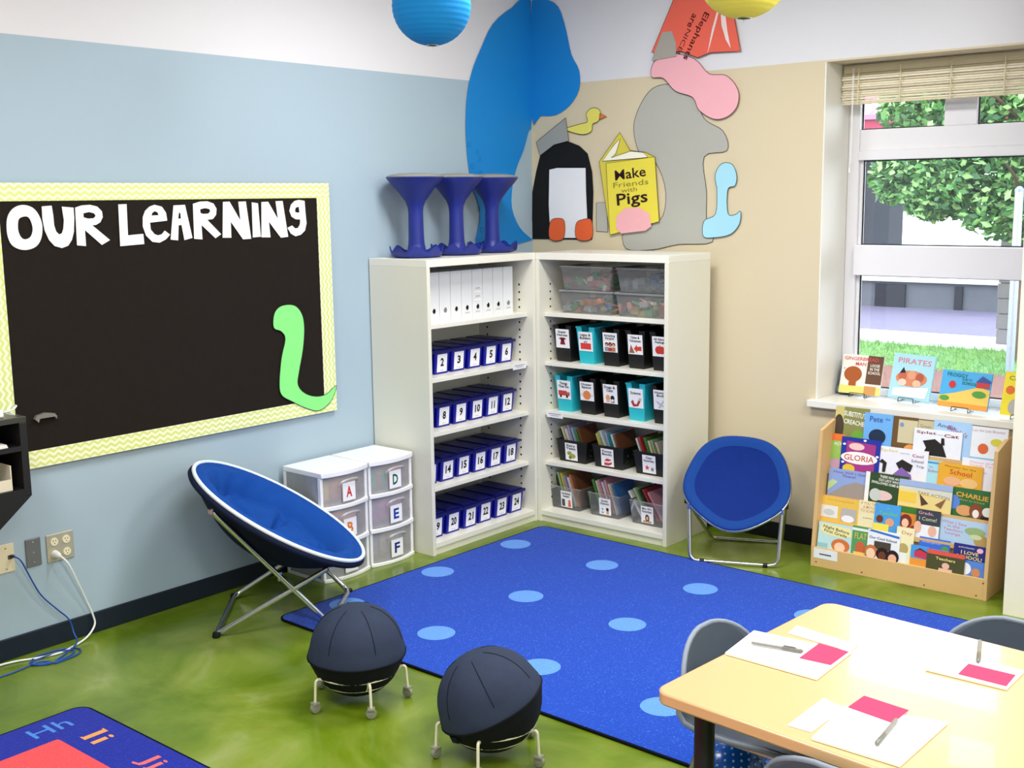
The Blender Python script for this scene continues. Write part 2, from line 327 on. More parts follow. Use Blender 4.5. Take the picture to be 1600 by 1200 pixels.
T_pinkA = [(3.312,-2.918),(3.308,-2.782),(3.402,-2.789),(3.403,-2.91)]
T_penA = [(3.159,-2.911),(3.306,-2.881)]
T_cardA = [(3.193,-2.751),(3.185,-2.676),(3.396,-2.713),(3.401,-2.771)]
T_bookB = [(3.616,-2.771),(3.612,-2.617),(3.831,-2.618),(3.83,-2.768)]
T_pinkB = [(3.7,-2.755),(3.698,-2.667),(3.824,-2.667),(3.827,-2.756)]
T_penB = [(3.673,-2.496),(3.719,-2.651)]
T_bookC = [(3.556,-3.348),(3.543,-3.13),(3.78,-3.06),(3.773,-3.35)]
T_pinkC = [(3.554,-3.136),(3.558,-3.045),(3.682,-3.058),(3.679,-3.153)]
T_penC = [(3.684,-3.145),(3.697,-3.299)]
T_cardC = [(3.475,-3.315),(3.476,-3.109),(3.545,-3.134),(3.539,-3.313)]


# ------------------------------------------------------------------ room shell
RX, RY, PL = 7.6, -8.6, 2.61           # room extents and paint line height
WX0, WX1, WZ0, WZ1, REC = 1.965, 3.40, .822, 2.60, .36   # window opening
struct(MB().box(-.2, RX+.2, RY-.2, .5, -.12, 0).build('floor', floor_mat()))
struct(MB().box(-.2, RX+.2, RY-.2, .5, CEIL, CEIL+.1).build('ceiling', mat('#e8e8e4', .8, .2, 0, .01, 4, .2, 90)))
wl = MB(); wl.box(-.2, 0, RY, .5, 0, PL); wl.m = 1; wl.box(-.2, 0, RY, .5, PL, CEIL)
struct(wl.build('wall_left', [M_blue_wall, M_white_wall]))
wb = MB()
wb.box(0, WX0, 0, .5, 0, PL); wb.box(WX1, RX, 0, .5, 0, PL); wb.box(WX0, WX1, 0, .5, 0, WZ0-.04); wb.box(WX0, WX1, 0, .5, WZ1, PL)
wb.m = 1; wb.box(0, RX, 0, .5, PL, CEIL)
struct(wb.build('wall_back', [M_beige_wall, M_white_wall]))
wr = MB(); wr.box(RX, RX+.2, RY, .5, 0, CEIL); struct(wr.build('wall_right', M_white_wall))
wf = MB(); wf.box(-.2, RX+.2, RY-.2, RY, 0, CEIL); struct(wf.build('wall_front', M_white_wall))
struct(MB().box(3.135, 3.62, -.46, 0, 0, CEIL).build('wall_pillar', mat('#ece6d6', .6, .3, 0, .01, 3)))
# thin skin on the left window reveal, whitened to paint daylight on the beige jamb
rv = MB(); rv.box(WX0, WX0+.008, .002, REC-.06, WZ0, WZ1); struct(rv.build('trim_1', mat('#eeebe4', .5, .3, 0, .01, 4)))
struct(MB().box(WX0-.03, WX1, -.045, REC-.02, WZ0-.038, WZ0).build('trim_2', mat('#f0eee8', .3, .5, 0, .01, 5, name='white_sill'), bevel=.004))
struct(MB().box(0, .012, RY, -.0, 0, .095).build('baseboard_left', M_navy_base, bevel=.003))
struct(MB().box(.012, 3.135, -.012, 0, 0, .095).build('baseboard_back', M_black_base, bevel=.003))

# window: frame, transom, meeting rail, panes
FY0, FY1 = REC-.06, REC
win = bpy.data.objects.new('window_1', None); COL.objects.link(win); struct(win)
def wpart(n, x0, x1, z0, z1, y0=FY0, y1=FY1, m=M_frame, bev=.004): return MB().box(x0, x1, y0, y1, z0, z1).build(n, m, win, bevel=bev)
wpart('window_frame', WX0+.008, 2.035, WZ0, WZ1); wpart('window_frame', 3.33, WX1, WZ0, WZ1)
wpart('window_frame', 2.035, 3.33, 2.46, WZ1); wpart('window_frame', 2.035, 3.33, WZ0, .862)
wpart('transom', 2.035, 3.33, 2.15, 2.262, FY0+.004); wpart('transom', 2.035, 3.33, 2.10, 2.15, FY0-.012)
wpart('mullion', 2.485, 2.65, 2.262, 2.46, FY0+.006)
wpart('meeting_rail', 2.035, 3.33, 1.482, 1.645, FY0-.03)
wpart('sash_stile', 2.035, 2.052, .862, 1.482, FY0+.02); wpart('sash_stile', 2.035, 2.052, 1.645, 2.10, FY0+.02)
for x0, x1, z0, z1 in ((2.035,2.485,2.262,2.46),(2.65,3.33,2.262,2.46),(2.052,3.33,1.645,2.10),(2.052,3.33,.862,1.482)):
    wpart('pane', x0, x1, z0, z1, .338, .342, M_glass, 0)
    g = MB()
    for a, b, c, d in ((x0,x1,z0,z0+.006),(x0,x1,z1-.006,z1),(x0,x0+.007,z0,z1),(x1-.007,x1,z0,z1)): g.box(a, b, .332, .337, c, d)
    g.build('gasket', M_black, win)

# woven blind drawn up under the head of the recess
bl = thing('bamboo_blind', 'cream woven bamboo blind drawn up at the top of the window', 'blind', (0, .2, 2.385))
mbl = mat('#f0e8d0', .55, .3, 0, .12, 60, name='bamboo_slat'); mbl2 = mat('#e0d5b4', .55, .3, 0, .12, 60)
MB().box(1.985, 3.36, -.015, .03, .165, .205).build('headrail', mat('#d5c9a5', .5, .3, 0, .05, 20), bl, bevel=.003)
for k in range(13):
    yy = -.012+.010*math.sin(k*1.7)
    s = MB().box(1.98, 3.36, yy-.004, yy+.012, .004+k*.0125, .004+k*.0125+.0105)
    s.build('slat', mbl if k % 3 else mbl2, bl, bevel=.002)
for x in (2.075, 2.30, 2.56, 2.82):
    MB().tube([(x, -.03, 0), (x, -.03, .19)], .004, 6).build('tape', mbl2, bl)
pc = MB().tube([(2.045, -.035, .19), (2.047, -.035, -.15), (2.043, -.035, -.33)], .0018, 5); pc.lathe([(.001, 0), (.006, .004), (.004, .025), (.001, .03)], 8, (2.043, -.035, -.355))
pc.tube([(2.052, -.035, .19), (2.05, -.035, -.3)], .0018, 5); pc.build('pull_cord', M_white_pl, bl, 40)

# ceiling light fixtures
for i, (x, y) in enumerate(LAMPS):
    t = thing('ceiling_light', 'recessed rectangular ceiling light panel', 'ceiling light', (x, y, CEIL), 0, 'ceiling light panels')
    f = MB()
    for a, b, c, d in ((-.62,.62,-.32,-.29),(-.62,.62,.29,.32),(-.62,-.59,-.29,.29),(.59,.62,-.29,.29)): f.box(a, b, c, d, -.045, 0)
    f.build('frame', M_white_pl, t, bevel=.003); MB().box(-.59, .59, -.29, .29, -.03, -.018).build('diffuser', lamp_mat() if i == 0 else bpy.data.materials['lit_diffuser'], t)

# ------------------------------------------------------------------ outdoors
gl = -.08
struct(MB().box(-60, 60, 14.6, 90, gl-.2, gl).build('far_ground', mat('#d4d6d8', .9, .2, 0, .05, 1)))
struct(MB().box(-30, 30, .5, 14.6, gl-.2, gl).build('lawn', mat('#5d8046', .95, .1, 0, .35, 9, .6, 40, name='lawn_grass')))
struct(MB().box(-12, 12, .5, 7.3, gl, gl+.02).build('mulch_bed', mat('#6a4a40', .95, .1, 0, .35, 14, .8, 30)))
gb = MB(); 
for i in range(7000):
    x = random.uniform(-4.5, 3); y = random.uniform(7.1, 9.4); h = random.uniform(.03, .08); a = random.uniform(0, PI); dx, dy = .008*math.cos(a), .008*math.sin(a); lx = random.uniform(-.03, .03)
    gb.add([(x-dx, y-dy, gl), (x+dx, y+dy, gl), (x+lx, y+lx, gl+h)], [(0,1,2)])
tag(gb.build('grass_blades', mat('#668c4c', .8, .2, 0, .3, 5)), 'short green grass on the strip of lawn outside the window', 'grass', kind='stuff')
struct(MB().box(-14, 14, 9.4, 10.5, gl, gl+.04).build('walkway', mat('#c9cbc4', .9, .2, 0, .08, 3)))
struct(MB().box(-14, 14, 10.5, 14.2, gl, gl+.02).build('paving', mat('#625e72', .85, .2, 0, .15, 2.5)))
nb = thing('school_building', 'grey building with low wall and red metal roof outside the window', 'building', (0, 14.2, gl))
mg = mat('#56585e', .9, .2, 0, .12, 5); md = mat('#26262c', .9, .2, 0, .15, 4)
MB().box(-9, .2, 0, .3, 0, .47).build('low_wall', mg, nb); MB().box(-9.1, .25, -.08, .36, .47, .55).build('wall_cap', mat('#b9bbc0', .8, .2, 0, .05, 5), nb)
for x0, x1 in ((-3.62, -3.08), (-2.22, -2.09)): MB().box(x0, x1, -.06, 0, 0, .42).build('recess_panel', md, nb)
MB().box(-4.7, -3.58, .36, 1.0, 0, 3.4).build('column', mat('#30333a', .85, .2, 0, .1, 4), nb)
MB().box(-12, 2.2, -.5, -.3, 3.04, 3.25).build('fascia', mat('#8d2f45', .7, .3, 0, .06, 4), nb)
rf = MB().hexa([(-12,-.55,3.25),(2.4,-.55,3.25),(2.4,5,5.82),(-12,5,5.82)], [(-12,-.55,3.33),(2.4,-.55,3.33),(2.4,5,5.9),(-12,5,5.9)]).build('roof', mat('#b06a86', .6, .3, 0, .06, 4), nb)
sb = MB().hexa([(0,-.56,3.33),(.06,-.56,3.33),(.06,5,5.9),(.0,5,5.9)], [(0,-.56,3.40),(.06,-.56,3.40),(.06,5,5.97),(.0,5,5.97)]).mesh('roof_seam', mat('#f1eef2', .6, .3, 0, .03, 4))
for k in range(28): obj('roof_seam', sb, rf, loc=(-11.8+k*.45, 0, 0))
bp = thing('block_pillar', 'grey concrete block pillar beside the walkway outdoors', 'pillar', (.33, 9.95, gl+.04))
bmesh_ = MB().box(-.235, .235, -.19, .19, 0, .19).mesh('block', mat('#6f6a6c', .9, .2, 0, .12, 9))
for k in range(7): obj('block', bmesh_, bp, loc=(.24 if k % 2 else .25, 0, .2*k), bevel=.01); obj('block', bmesh_, bp, loc=(-.245 if k % 2 else -.235, 0, .2*k), bevel=.01)
MB().box(-.45, .45, -.16, .16, 0, 1.39).build('mortar', mat('#77757a', .95, .1, 0, .1, 9), bp)
pp = thing('metal_post', 'round galvanised metal post standing in the grass outdoors', 'post', (.73, 7.5, gl))
MB().lathe([(.045, 0), (.045, 2.0)], 16).build('shaft', mat('#98a1ac', .4, .5, .6, .12, 20), pp, 40); MB().lathe([(.05, 0), (.05, .03), (.02, .06)], 16, (0,0,2.0)).build('cap', mat('#7f8893', .4, .5, .6, .1, 20), pp, 40)
def tree(loc, label, crown, n, tint):
    t = thing('leafy_tree', label, 'tree', loc)
    tr = MB(); tr.tube(path3([(0,0,0),(.05,.02,.8),(-.03,.05,1.6),(.05,0,2.4),(0,.05,3.3)], 4), [.07-.0025*i for i in range(17)], 8)
    for a in range(9):
        an = a*2.4; z = 1.5+a*.18; tr.tube([(0,0,z),(.5*math.cos(an),.5*math.sin(an),z+.3),(1.0*math.cos(an),1.0*math.sin(an),z+.45)], [.03,.02,.008], 6)
    tr.build('trunk', mat('#5b4a3c', .9, .2, 0, .2, 20), t, 40)
    lf = MB()
    blobs = []
    for cx, cy, cz, r in crown: blobs.append((cx, cy, cz, r))
    for i in range(n):
        cx, cy, cz, r = random.choice(blobs); d = Vector((random.gauss(0,1), random.gauss(0,1), random.gauss(0,1))).normalized()*r*random.random()**.35
        c = Vector((cx, cy, cz))+d; ax = Vector((random.gauss(0,1), random.gauss(0,1), random.gauss(0,.6))).normalized(); up = Vector((random.gauss(0,1), random.gauss(0,1), random.gauss(0,1))); up = (up-ax*up.dot(ax)).normalized()
        s = random.uniform(.04, .075); lf.m = random.randrange(3)
        lf.add([c-ax*s, c+up*s*.55-ax*s*.1, c+ax*s*1.1, c-up*s*.55-ax*s*.1], [(0,1,2,3)])
    fo = lf.build('foliage', [mat(h, .6, .4, 0, .1, 3) for h in tint], t); fo['kind'] = 'stuff'
tree((.50, 8.45, gl), 'bright green leafy tree filling the window view outdoors', [(-1.5,0,2.2,.35),(-1.2,.1,2.55,.5),(-1.0,.1,2.1,.45),(-.6,0,2.3,.65),(-.25,.1,1.95,.55),(.1,0,1.85,.5),(.5,0,1.95,.55),(-.6,.2,3.0,.7),(.2,.1,2.8,.75),(-.2,.1,3.5,.7),(.7,.2,2.6,.7),(-1.35,.1,3.05,.45),(-1.1,0,1.95,.3),(-.9,.2,2.75,.5)], 17000, ('#2f5a30', '#528644', '#8cb870'))
# ------------------------------------------------------------------ bookcases
BA, BB, BW, BD, BH, BT = .4448, .5282, .91, .437, 1.609, .025
SHZ = [1.258, .966, .668, .364]
BOT = .068
def bookcase(label, loc, rz, hole_side, tag_spot):
    t = thing('bookcase', label, 'bookcase', loc, rz)
    MB().box(0, BT, 0, BD, 0, BH-.04).build('side_panel', M_shelf, t, bevel=.0015)
    MB().box(BW-BT, BW, 0, BD, 0, BH-.04).build('side_panel', M_shelf, t, bevel=.0015)
    MB().box(0, BW, 0, BD, BH-.04, BH).build('top_panel', M_shelf_edge, t, bevel=.002)
    MB().box(BT, BW-BT, BD-.012, BD, 0, BH-.04).build('back_panel', M_shelf, t)
    MB().box(BT, BW-BT, .004, BD-.012, BOT-.03, BOT).build('bottom_shelf', M_shelf_edge, t, bevel=.002)
    MB().box(BT, BW-BT, .012, .03, 0, BOT-.03).build('plinth', M_shelf, t)
    for z in SHZ: MB().box(BT+.001, BW-BT-.001, .045, BD-.013, z-.024, z).build('shelf', M_shelf_edge, t, bevel=.002)
    h = MB()
    for k in range(32):
        z = .13+k*.0445
        if any(s-.03 < z < s+.006 for s in SHZ) or z > 1.45: continue
        for y in (.105, .36):
            for sx in (0, 1):
                x = BT+.0006 if sx == 0 else BW-BT-.0006; n = 10
                vs = [(x, y+.0065*math.cos(2*PI*i/n), z+.0065*math.sin(2*PI*i/n)) for i in range(n)]
                h.add(vs, [tuple(range(n))])
    h.build('peg_holes', M_hole, t)['kind'] = 'stuff'
    x, z = tag_spot
    c = MB().box(x, x+.12, .0425, .0445, z-.034, z+.004).build('shelf_tag', ink('#f4f4f6'), t)
    prints('tag_print', c, .12, .038, [('r',.12,.55,.88,.66,'#9a9aa6'),('r',.25,.3,.75,.4,'#b4b4be')], plane_m((x,.0425,z-.034),(1,0,0),(0,0,1)))
    return t
LB_loc, LB_rz = (BA, -BB-BW, 0), PI/2
RB_loc, RB_rz = (BA, -BB, 0), 0
bookcase('cream bookcase along the blue wall holding numbered blue bins', LB_loc, LB_rz, 1, (.745, .966))
bookcase('cream bookcase along the beige wall holding black and teal book bins', RB_loc, RB_rz, 0, (.04, .668))
def inL(x, y, z): return (LB_loc[0]-y, LB_loc[1]+x, z)
def inR(x, y, z): return (RB_loc[0]+x, RB_loc[1]+y, z)

# numbered blue bins
M_bin = mat('#0a1098', .3, .5, 0, .08, 8, name='royal_blue_plastic'); M_lid = mat('#05085a', .36, .5, 0, .08, 8, name='shaded_blue_lid')  # lids darker than the bins: shade under the shelves put into their blue
bw, bd, bh = .134, .29, .142
binbody = MB().hexa([(.014,.012,0),(bw-.014,.012,0),(bw-.014,bd-.012,0),(.014,bd-.012,0)], [(.005,0,bh-.012),(bw-.005,0,bh-.012),(bw-.005,bd,bh-.012),(.005,bd,bh-.012)]).mesh('bin_body', M_bin)
lidm = MB(); lidm.box(-.001, bw+.001, -.012, bd+.004, bh-.022, bh-.006); lidm.box(.012, bw-.012, .005, bd-.012, bh-.006, bh); lidm = lidm.mesh('lid', M_lid)
NUMW = 'zero one two three four five six seven eight nine ten eleven twelve thirteen fourteen fifteen sixteen seventeen eighteen nineteen twenty twenty-one twenty-two twenty-three twenty-four'.split()
def bin_no(n, x, y, z):
    t = thing('storage_bin', 'lidded blue bin with card number %s, %s on the %s bin shelf' % (NUMW[n], ('leftmost', 'second from left', 'third from left', 'fourth from left', 'fifth from left', 'rightmost')[(n-1) % 6], ('topmost', 'second', 'third', 'lowest')[(n-1)//6]), 'storage bin', inL(x, y, z), LB_rz, 'numbered blue bins')
    obj('bin_body', binbody, t, bevel=.004); obj('lid', lidm, t, bevel=.004)
    tl = math.atan2(.012, bh-.012)
    M = plane_m((.029, .012-.0012*1, .012), (1,0,0), (0,-math.sin(tl),math.cos(tl)))
    c = obj('number_card', MB().box(0, .078, 0, .1, 0, .001).mesh('number_card', ink('#f3f3fb')), t, M=M)
    prints('number_print', c, .078, .1, [('t', str(n), .5, .55, .34 if n < 10 and n != 1 else (.13 if n == 1 else (.40 if n == 11 else .56)), .46, '#0b0b0e', .035), ('r',.3,.09,.7,.115,'#b8b8c8')], plane_m((0,0,.001),(1,0,0),(0,1,0)))
for row, (z, y) in enumerate(((SHZ[1], .125), (SHZ[2], .118), (SHZ[3], .10), (BOT, .06))):
    for i in range(6):
        bin_no(row*6+i+1, .033+i*.1375+random.uniform(-.002,.002), y+random.uniform(-.004,.004), z)

# white binders
for i in range(8):
    lean = math.radians(2.5) if i > 4 else 0
    ordn = ['first','second','third','fourth','fifth','sixth','seventh','last'][i]
    t = thing('ring_binder', '%s white binder from the left on the top shelf of the left bookcase' % ordn, 'binder', inL(.125+i*.0895, .115, SHZ[0]), LB_rz, 'white binders')
    t.rotation_euler = (0, 0, LB_rz)
    w = .086; b = MB(); b.box(0, w, 0, .004, 0, .272); b.box(0, .004, .004, .26, 0, .272); b.box(w-.004, w, .004, .26, 0, .272)
    bo = b.build('cover', mat('#eceef3', .35, .5, 0, .01, 6), t, bevel=.001)
    MB().box(.006, w-.006, .008, .25, .004, .262).build('pages', ink('#f6f5ef'), t)
    rg = MB(); n = 14
    vs = [(w/2+.011*math.cos(2*PI*k/n), -.0006, .062+.013*math.sin(2*PI*k/n)) for k in range(n)]; rg.add(vs, [tuple(range(n))])
    rg.build('finger_hole', M_hole if i not in (1, 7) else mat('#8d8f95', .4, .5, .3, .05, 30), t)
    rr = MB().tube([(w/2+.0115*math.cos(2*PI*k/16), -.001, .062+.0135*math.sin(2*PI*k/16)) for k in range(16)], .0016, 5, True).build('hole_ring', M_chrome, t, 60)
    if i > 2:
        it = [('r',0,0,1,1,'#f8f8fa'),('r',.04,.04,.96,.52,'#c9c9d2'),('r',.06,.08,.94,.48,'#f8f8fa'),('r',.04,.56,.96,.96,'#c9c9d2'),('r',.06,.6,.94,.92,'#f8f8fa'),('r',.2,.72,.8,.8,'#55555f')]
        prints('spine_label', t, .066, .034, it, plane_m((.01, -.0004, .008), (1,0,0), (0,0,1)))
    if i == 4:
        for q in range(2): prints('spine_label', t, .066, .04, it, plane_m((.01, -.0004, .09+q*.045), (1,0,0), (0,0,1)))
    if lean: t.rotation_euler = Matrix.Rotation(LB_rz, 4, 'Z').to_euler(); t.rotation_euler.x = 0; t.matrix_world = Matrix.Translation(t.location) @ Matrix.Rotation(LB_rz, 4, 'Z') @ Matrix.Rotation(-lean*.0, 4, 'Y')

# tall book bins with picture labels
M_teal = mat('#27bccd', .35, .5, 0, .05, 8, name='teal_plastic'); M_blk = mat('#0d0e0f', .4, .5, 0, .1, 8, name='black_plastic')
def shell_bin(w0, w1, d0, d1, h, th=.004, notch=True):
    """open tapered box, front face at y=0 with an optional hand notch"""
    a, b = (w1-w0)/2, (d1-d0)/2
    def P(u, v, z):   # u,v in 0..1 over footprint
        k = z/h; ww = w0+(w1-w0)*k; dd = d0+(d1-d0)*k
        return (-ww/2+u*ww, -b*k+v*dd, z)
    m = MB()
    def wall(c0, c1, prof):
        n = len(prof); vs = []
        for f, z in prof:
            u = c0[0]+(c1[0]-c0[0])*f; v = c0[1]+(c1[1]-c0[1])*f; vs.append(P(u, v, z))
        k = len(m.v); m.add(vs, [tuple(range(n))])
    fr = [(0,0),(1,0),(1,h),(.72,h),(.70,h-.026),(.30,h-.026),(.28,h),(0,h)] if notch else [(0,0),(1,0),(1,h),(0,h)]
    pl = [(0,0),(1,0),(1,h),(0,h)]
    wall((0,0), (1,0), fr); wall((1,0), (1,1), pl); wall((1,1), (0,1), fr); wall((0,1), (0,0), pl)
    m.add([P(0,0,0), P(1,0,0), P(1,1,0), P(0,1,0)], [(3,2,1,0)])
    return m
tallm = {}
for key, m in (('teal', M_teal), ('black', M_blk)):
    tallm[key] = shell_bin(.098, .128, .27, .31, .215).mesh('bin_body', m)
rimw = MB()
for s in (-1, 1): rimw.box(s*.064-.0025, s*.064+.0025, -.022, .292, .206, .2165)
for y in (-.022, .288):
    for s in (-1, 1): rimw.box(min(s*.064, s*.028), max(s*.064, s*.028), y, y+.005, .206, .2165)
rimm = {'teal': rimw.mesh('rim', M_teal), 'black': rimw.mesh('rim', M_blk)}
PIC = {
 'Super\nHeroes': [('p',[(.3,.18),(.7,.18),(.62,.42),(.78,.5),(.62,.56),(.38,.56),(.22,.5),(.38,.42)],'#8e1f2c'),('e',.5,.42,.1,.1,'#3a2430')],
 'Legos &\nBuilders': [('r',.12,.1,.88,.42,'#d8433f'),('r',.4,.42,.44,.5,'#8b2b2a'),('r',.56,.42,.6,.5,'#8b2b2a'),('r',.4,.48,.6,.52,'#8b2b2a')],
 'Amazing\nPeople': [('e',.25,.4,.12,.1,'#3a2a26'),('e',.5,.4,.13,.12,'#7a3029'),('e',.75,.4,.12,.1,'#6a4436'),('e',.25,.37,.07,.06,'#e0ac88'),('e',.5,.36,.07,.07,'#c98a66'),('e',.75,.37,.07,.06,'#e7bb98'),('r',.12,.06,.38,.26,'#8f9299'),('r',.38,.06,.62,.24,'#b0413e'),('r',.62,.06,.88,.26,'#c07a52')],
 'Cities &\nVolcanoes': [('p',[(.06,.06),(.45,.06),(.2,.5)],'#9a6a4a'),('p',[(.4,.3),(.6,.5),(.62,.4),(.92,.42),(.92,.2),(.62,.2),(.6,.08)],'#d2472f')],
 'All About\nFeelings': [('e',.4,.32,.22,.2,'#cf3f36'),('e',.62,.32,.22,.2,'#cf3f36'),('r',.48,.5,.53,.58,'#5b8a3a')],
 'Things\nThat Go': [('r',.08,.2,.7,.46,'#c9463f'),('r',.7,.2,.92,.4,'#c9463f'),('r',.74,.3,.88,.38,'#7b8fa8'),('e',.25,.16,.08,.08,'#3b2b2b'),('e',.72,.16,.08,.08,'#3b2b2b')],
 'Outer\nSpace': [('e',.5,.3,.46,.07,'#9aa0a6'),('e',.5,.3,.44,.045,'#f6f6fb'),('e',.5,.3,.28,.24,'#e88a4a')],
 'Dogs &\nCats': [('e',.33,.3,.15,.16,'#e3a06a'),('r',.22,.06,.44,.2,'#e8b58e'),('e',.66,.3,.14,.14,'#202024'),('r',.56,.06,.78,.2,'#202024'),('e',.66,.17,.09,.08,'#f3f3f6')],
 'Science': [('p',[(.15,.3),(.3,.42),(.4,.2),(.55,.2),(.75,.55),(.9,.5),(.65,.1),(.3,.06)],'#b23a3a'),('p',[(.66,.4),(.75,.55),(.9,.5),(.82,.36)],'#b9bcc4')],
 'Human\nBody': [('p',[(.1,.45),(.3,.4),(.9,.1),(.85,.05),(.3,.28)],'#c3c6ce'),('p',[(.3,.1),(.4,.06),(.75,.48),(.65,.5)],'#c3c6ce')],
 'Fairy\nTales': [('e',.35,.4,.2,.12,'#9aa24a'),('e',.6,.26,.25,.14,'#a9a852'),('e',.4,.16,.12,.1,'#6d7a2e')],
 'Funny\nBooks': [('p',[(.25,.3),(.6,.3),(.85,.4),(.45,.46)],'#c43a44'),('r',.25,.22,.6,.3,'#f3e9e6'),('p',[(.25,.06),(.6,.06),(.85,.16),(.85,.28),(.6,.2),(.25,.2)],'#c43a44')],
 'Class\nFavorites': [('p',[(.35+(.2 if k % 2 == 0 else .08)*math.sin(2*PI*k/10), .3+(.18 if k % 2 == 0 else .07)*math.cos(2*PI*k/10)) for k in range(10)],'#d8434a'),('p',[(.74+(.17 if k % 2 == 0 else .07)*math.sin(2*PI*k/10), .24+(.16 if k % 2 == 0 else .06)*math.cos(2*PI*k/10)) for k in range(10)],'#7d8290')],
 'Nonfiction\nReaders': [('r',.08,.06,.36,.5,'#4b4b52'),('p',[(.4,.06),(.62,.06),(.62,.5),(.5,.4)],'#f0efe9'),('p',[(.62,.06),(.92,.06),(.86,.46),(.7,.5)],'#d8744a')],
 'Favorite\nCharacters': [('r',.26,.12,.3,.44,'#5a93b5'),('r',.16,.32,.4,.36,'#5a93b5'),('p',[(.1,.2),(.28,.06),(.46,.2),(.28,.13)],'#5a93b5'),('r',.62,.06,.82,.3,'#d79a72'),('e',.72,.36,.12,.1,'#24242a')],
 "Mrs. W's\nFavorites": [('e',.5,.3,.17,.22,'#3a2018'),('e',.5,.3,.09,.12,'#e4b292'),('r',.15,.05,.85,.14,'#c88a62')],
}
def label_card(parent, text, w, h, M):
    c = obj('label_card', MB().box(0, w, 0, h, 0, .0012).mesh('label_card', ink('#f4f4f8')), parent, M=M)
    prints('label_print', c, w, h, PIC[text]+[('t', text, .5, .78, .78 if '\n' in text else .7, .3 if '\n' in text else .14, '#1b1b22', .02)], plane_m((0,0,.0012),(1,0,0),(0,1,0)))
    return c
tl = math.atan2(.02, .215)
def tall_bin(key, text, x, z, high):
    t = thing('book_bin', 'tall %s plastic book bin labelled %s' % (key, text.replace('\n', ' ')), 'book bin', inR(x, .108, z), 0, 'tall book bins in the right bookcase')
    obj('bin_body', tallm[key], t); obj('rim', rimm[key], t)
    z0 = .082 if key == 'black' else .075
    label_card(t, text, .098, .112, plane_m((-.049, -.02*z0/.215-.0018, z0), (1,0,0), (0,-math.sin(tl),math.cos(tl))))
    # books seen above the rim
    return t
for key, text, x in (('black','Super\nHeroes',.124),('teal','Legos &\nBuilders',.292),('black','Amazing\nPeople',.465),('black','Cities &\nVolcanoes',.637),('black','All About\nFeelings',.80)):
    tall_bin(key, text, x, SHZ[1], 0)
for key, text, x in (('teal','Things\nThat Go',.132),('black','Outer\nSpace',.300),('black','Dogs &\nCats',.466),('teal','Science',.642),('black','Human\nBody',.81)):
    tall_bin(key, text, x, SHZ[2], 0)

# books
def book_parts(t, w, h, th, col, pages='#f3efe2', front=True, rough=.4):
    c = MB(); c.box(0, w, -th, -th+.0018, 0, h); c.box(0, w, -.0018, 0, 0, h); c.box(0, .002, -th+.0018, -.0018, 0, h)
    cv = c.build('cover', mat(col, rough, .5, 0, .05, 18), t)
    MB().box(.002, w-.003, -th+.0018, -.0018, .003, h-.003).build('pages', ink(pages), t)
    return cv
PALET = [('green','#4f8f3a'),('pale green','#a9c48a'),('cream','#e8dcc0'),('orange','#d8783a'),('white','#eceae6'),('red','#b8383a'),('blue','#3a6fae'),('teal','#2f98a0'),('yellow','#e3d25a'),('brown','#7a4a2c'),('lilac','#b9a8c8'),('pink','#d99aa8'),('dark green','#2e4a2a'),('sky blue','#9cc4dc')]
PD = dict(PALET)
ORD = ['first','second','third','fourth','fifth','sixth','seventh','eighth','ninth']
def leaning_books(bx, bz, wid, cols, where, lean, hgt, y0=.03):
    for i, cn in enumerate(cols):
        h = hgt*random.uniform(.9, 1.06); d = random.uniform(.17, .2); th = random.uniform(.009, .015)
        x = bx+wid*(i+.5)/len(cols)
        t = thing('picture_book', '%s %s book from the left leaning in the %s' % (ORD[i], cn, where), 'book', (0,0,0), 0, 'books in the '+where)
        b = MB(); b.box(0, th, 0, d, 0, .0015); 
        c = MB(); c.box(0, .0016, 0, d, 0, h); c.box(th-.0016, th, 0, d, 0, h); c.box(.0016, th-.0016, 0, .0016, 0, h)
        c.build('cover', mat(PD[cn], .4, .5, 0, .15, 25), t); MB().box(.0016, th-.0016, .0016, d-.003, .002, h-.003).build('pages', ink('#efe8d6'), t)
        L = lean*random.uniform(.9, 1.1)
        off = h*math.sin(L)
        t.matrix_world = Matrix.Translation(inR(x, .108+y0+random.uniform(0,.012), bz+.006+th*math.sin(L))) @ Matrix.Rotation(-L, 4, 'Y')
bsk = MB()
w0, d0, h = .185, .23, .125
bask = shell_bin(.19, .222, .23, .255, .13, notch=False)
def basket(text, x, cols):
    nm = text.replace('\n', ' ')
    t = thing('book_basket', 'black perforated plastic book basket labelled '+nm, 'basket', inR(x, .108, SHZ[3]), 0, 'black book baskets')
    MB.build(bask, 'basket_body', M_blk, t)
    r = MB().tube([(sx*.111, y, .13) for sx, y in ((-1,-.0125),(1,-.0125),(1,.2425),(-1,.2425))], .004, 6, True); r.build('rim', M_blk, t)
    hl = MB()
    for i in range(4):
        for j in range(2):
            yy = .04+i*.05; zz = .045+j*.035; xx = .095+.016*zz/.13+.0008
            hl.add([(xx, yy+.004*math.cos(a), zz+.004*math.sin(a)) for a in [k*PI/4 for k in range(8)]], [tuple(range(8))])
    hl.build('perforations', mat('#8b8d90', .6, .3, 0, .1, 9), t)['kind'] = 'stuff'
    tb = math.atan2(.0125, .13)
    label_card(t, text, .088, .105, plane_m((-.05, -.0125*.012/.13-.0016, .012), (1,0,0), (0,-math.sin(tb),math.cos(tb))))
    leaning_books(RB0(x)-.075, SHZ[3], .165, cols, 'black basket labelled '+nm, math.radians(22), .205)
def RB0(x): return x
basket('Fairy\nTales', .185, ['dark green','cream','white','lilac','sky blue','green','brown'])
basket('Funny\nBooks', .447, ['yellow','pale green','white','sky blue','teal','white','brown'])
basket('Class\nFavorites', .735, ['white','red','green','cream','pale green','cream'])
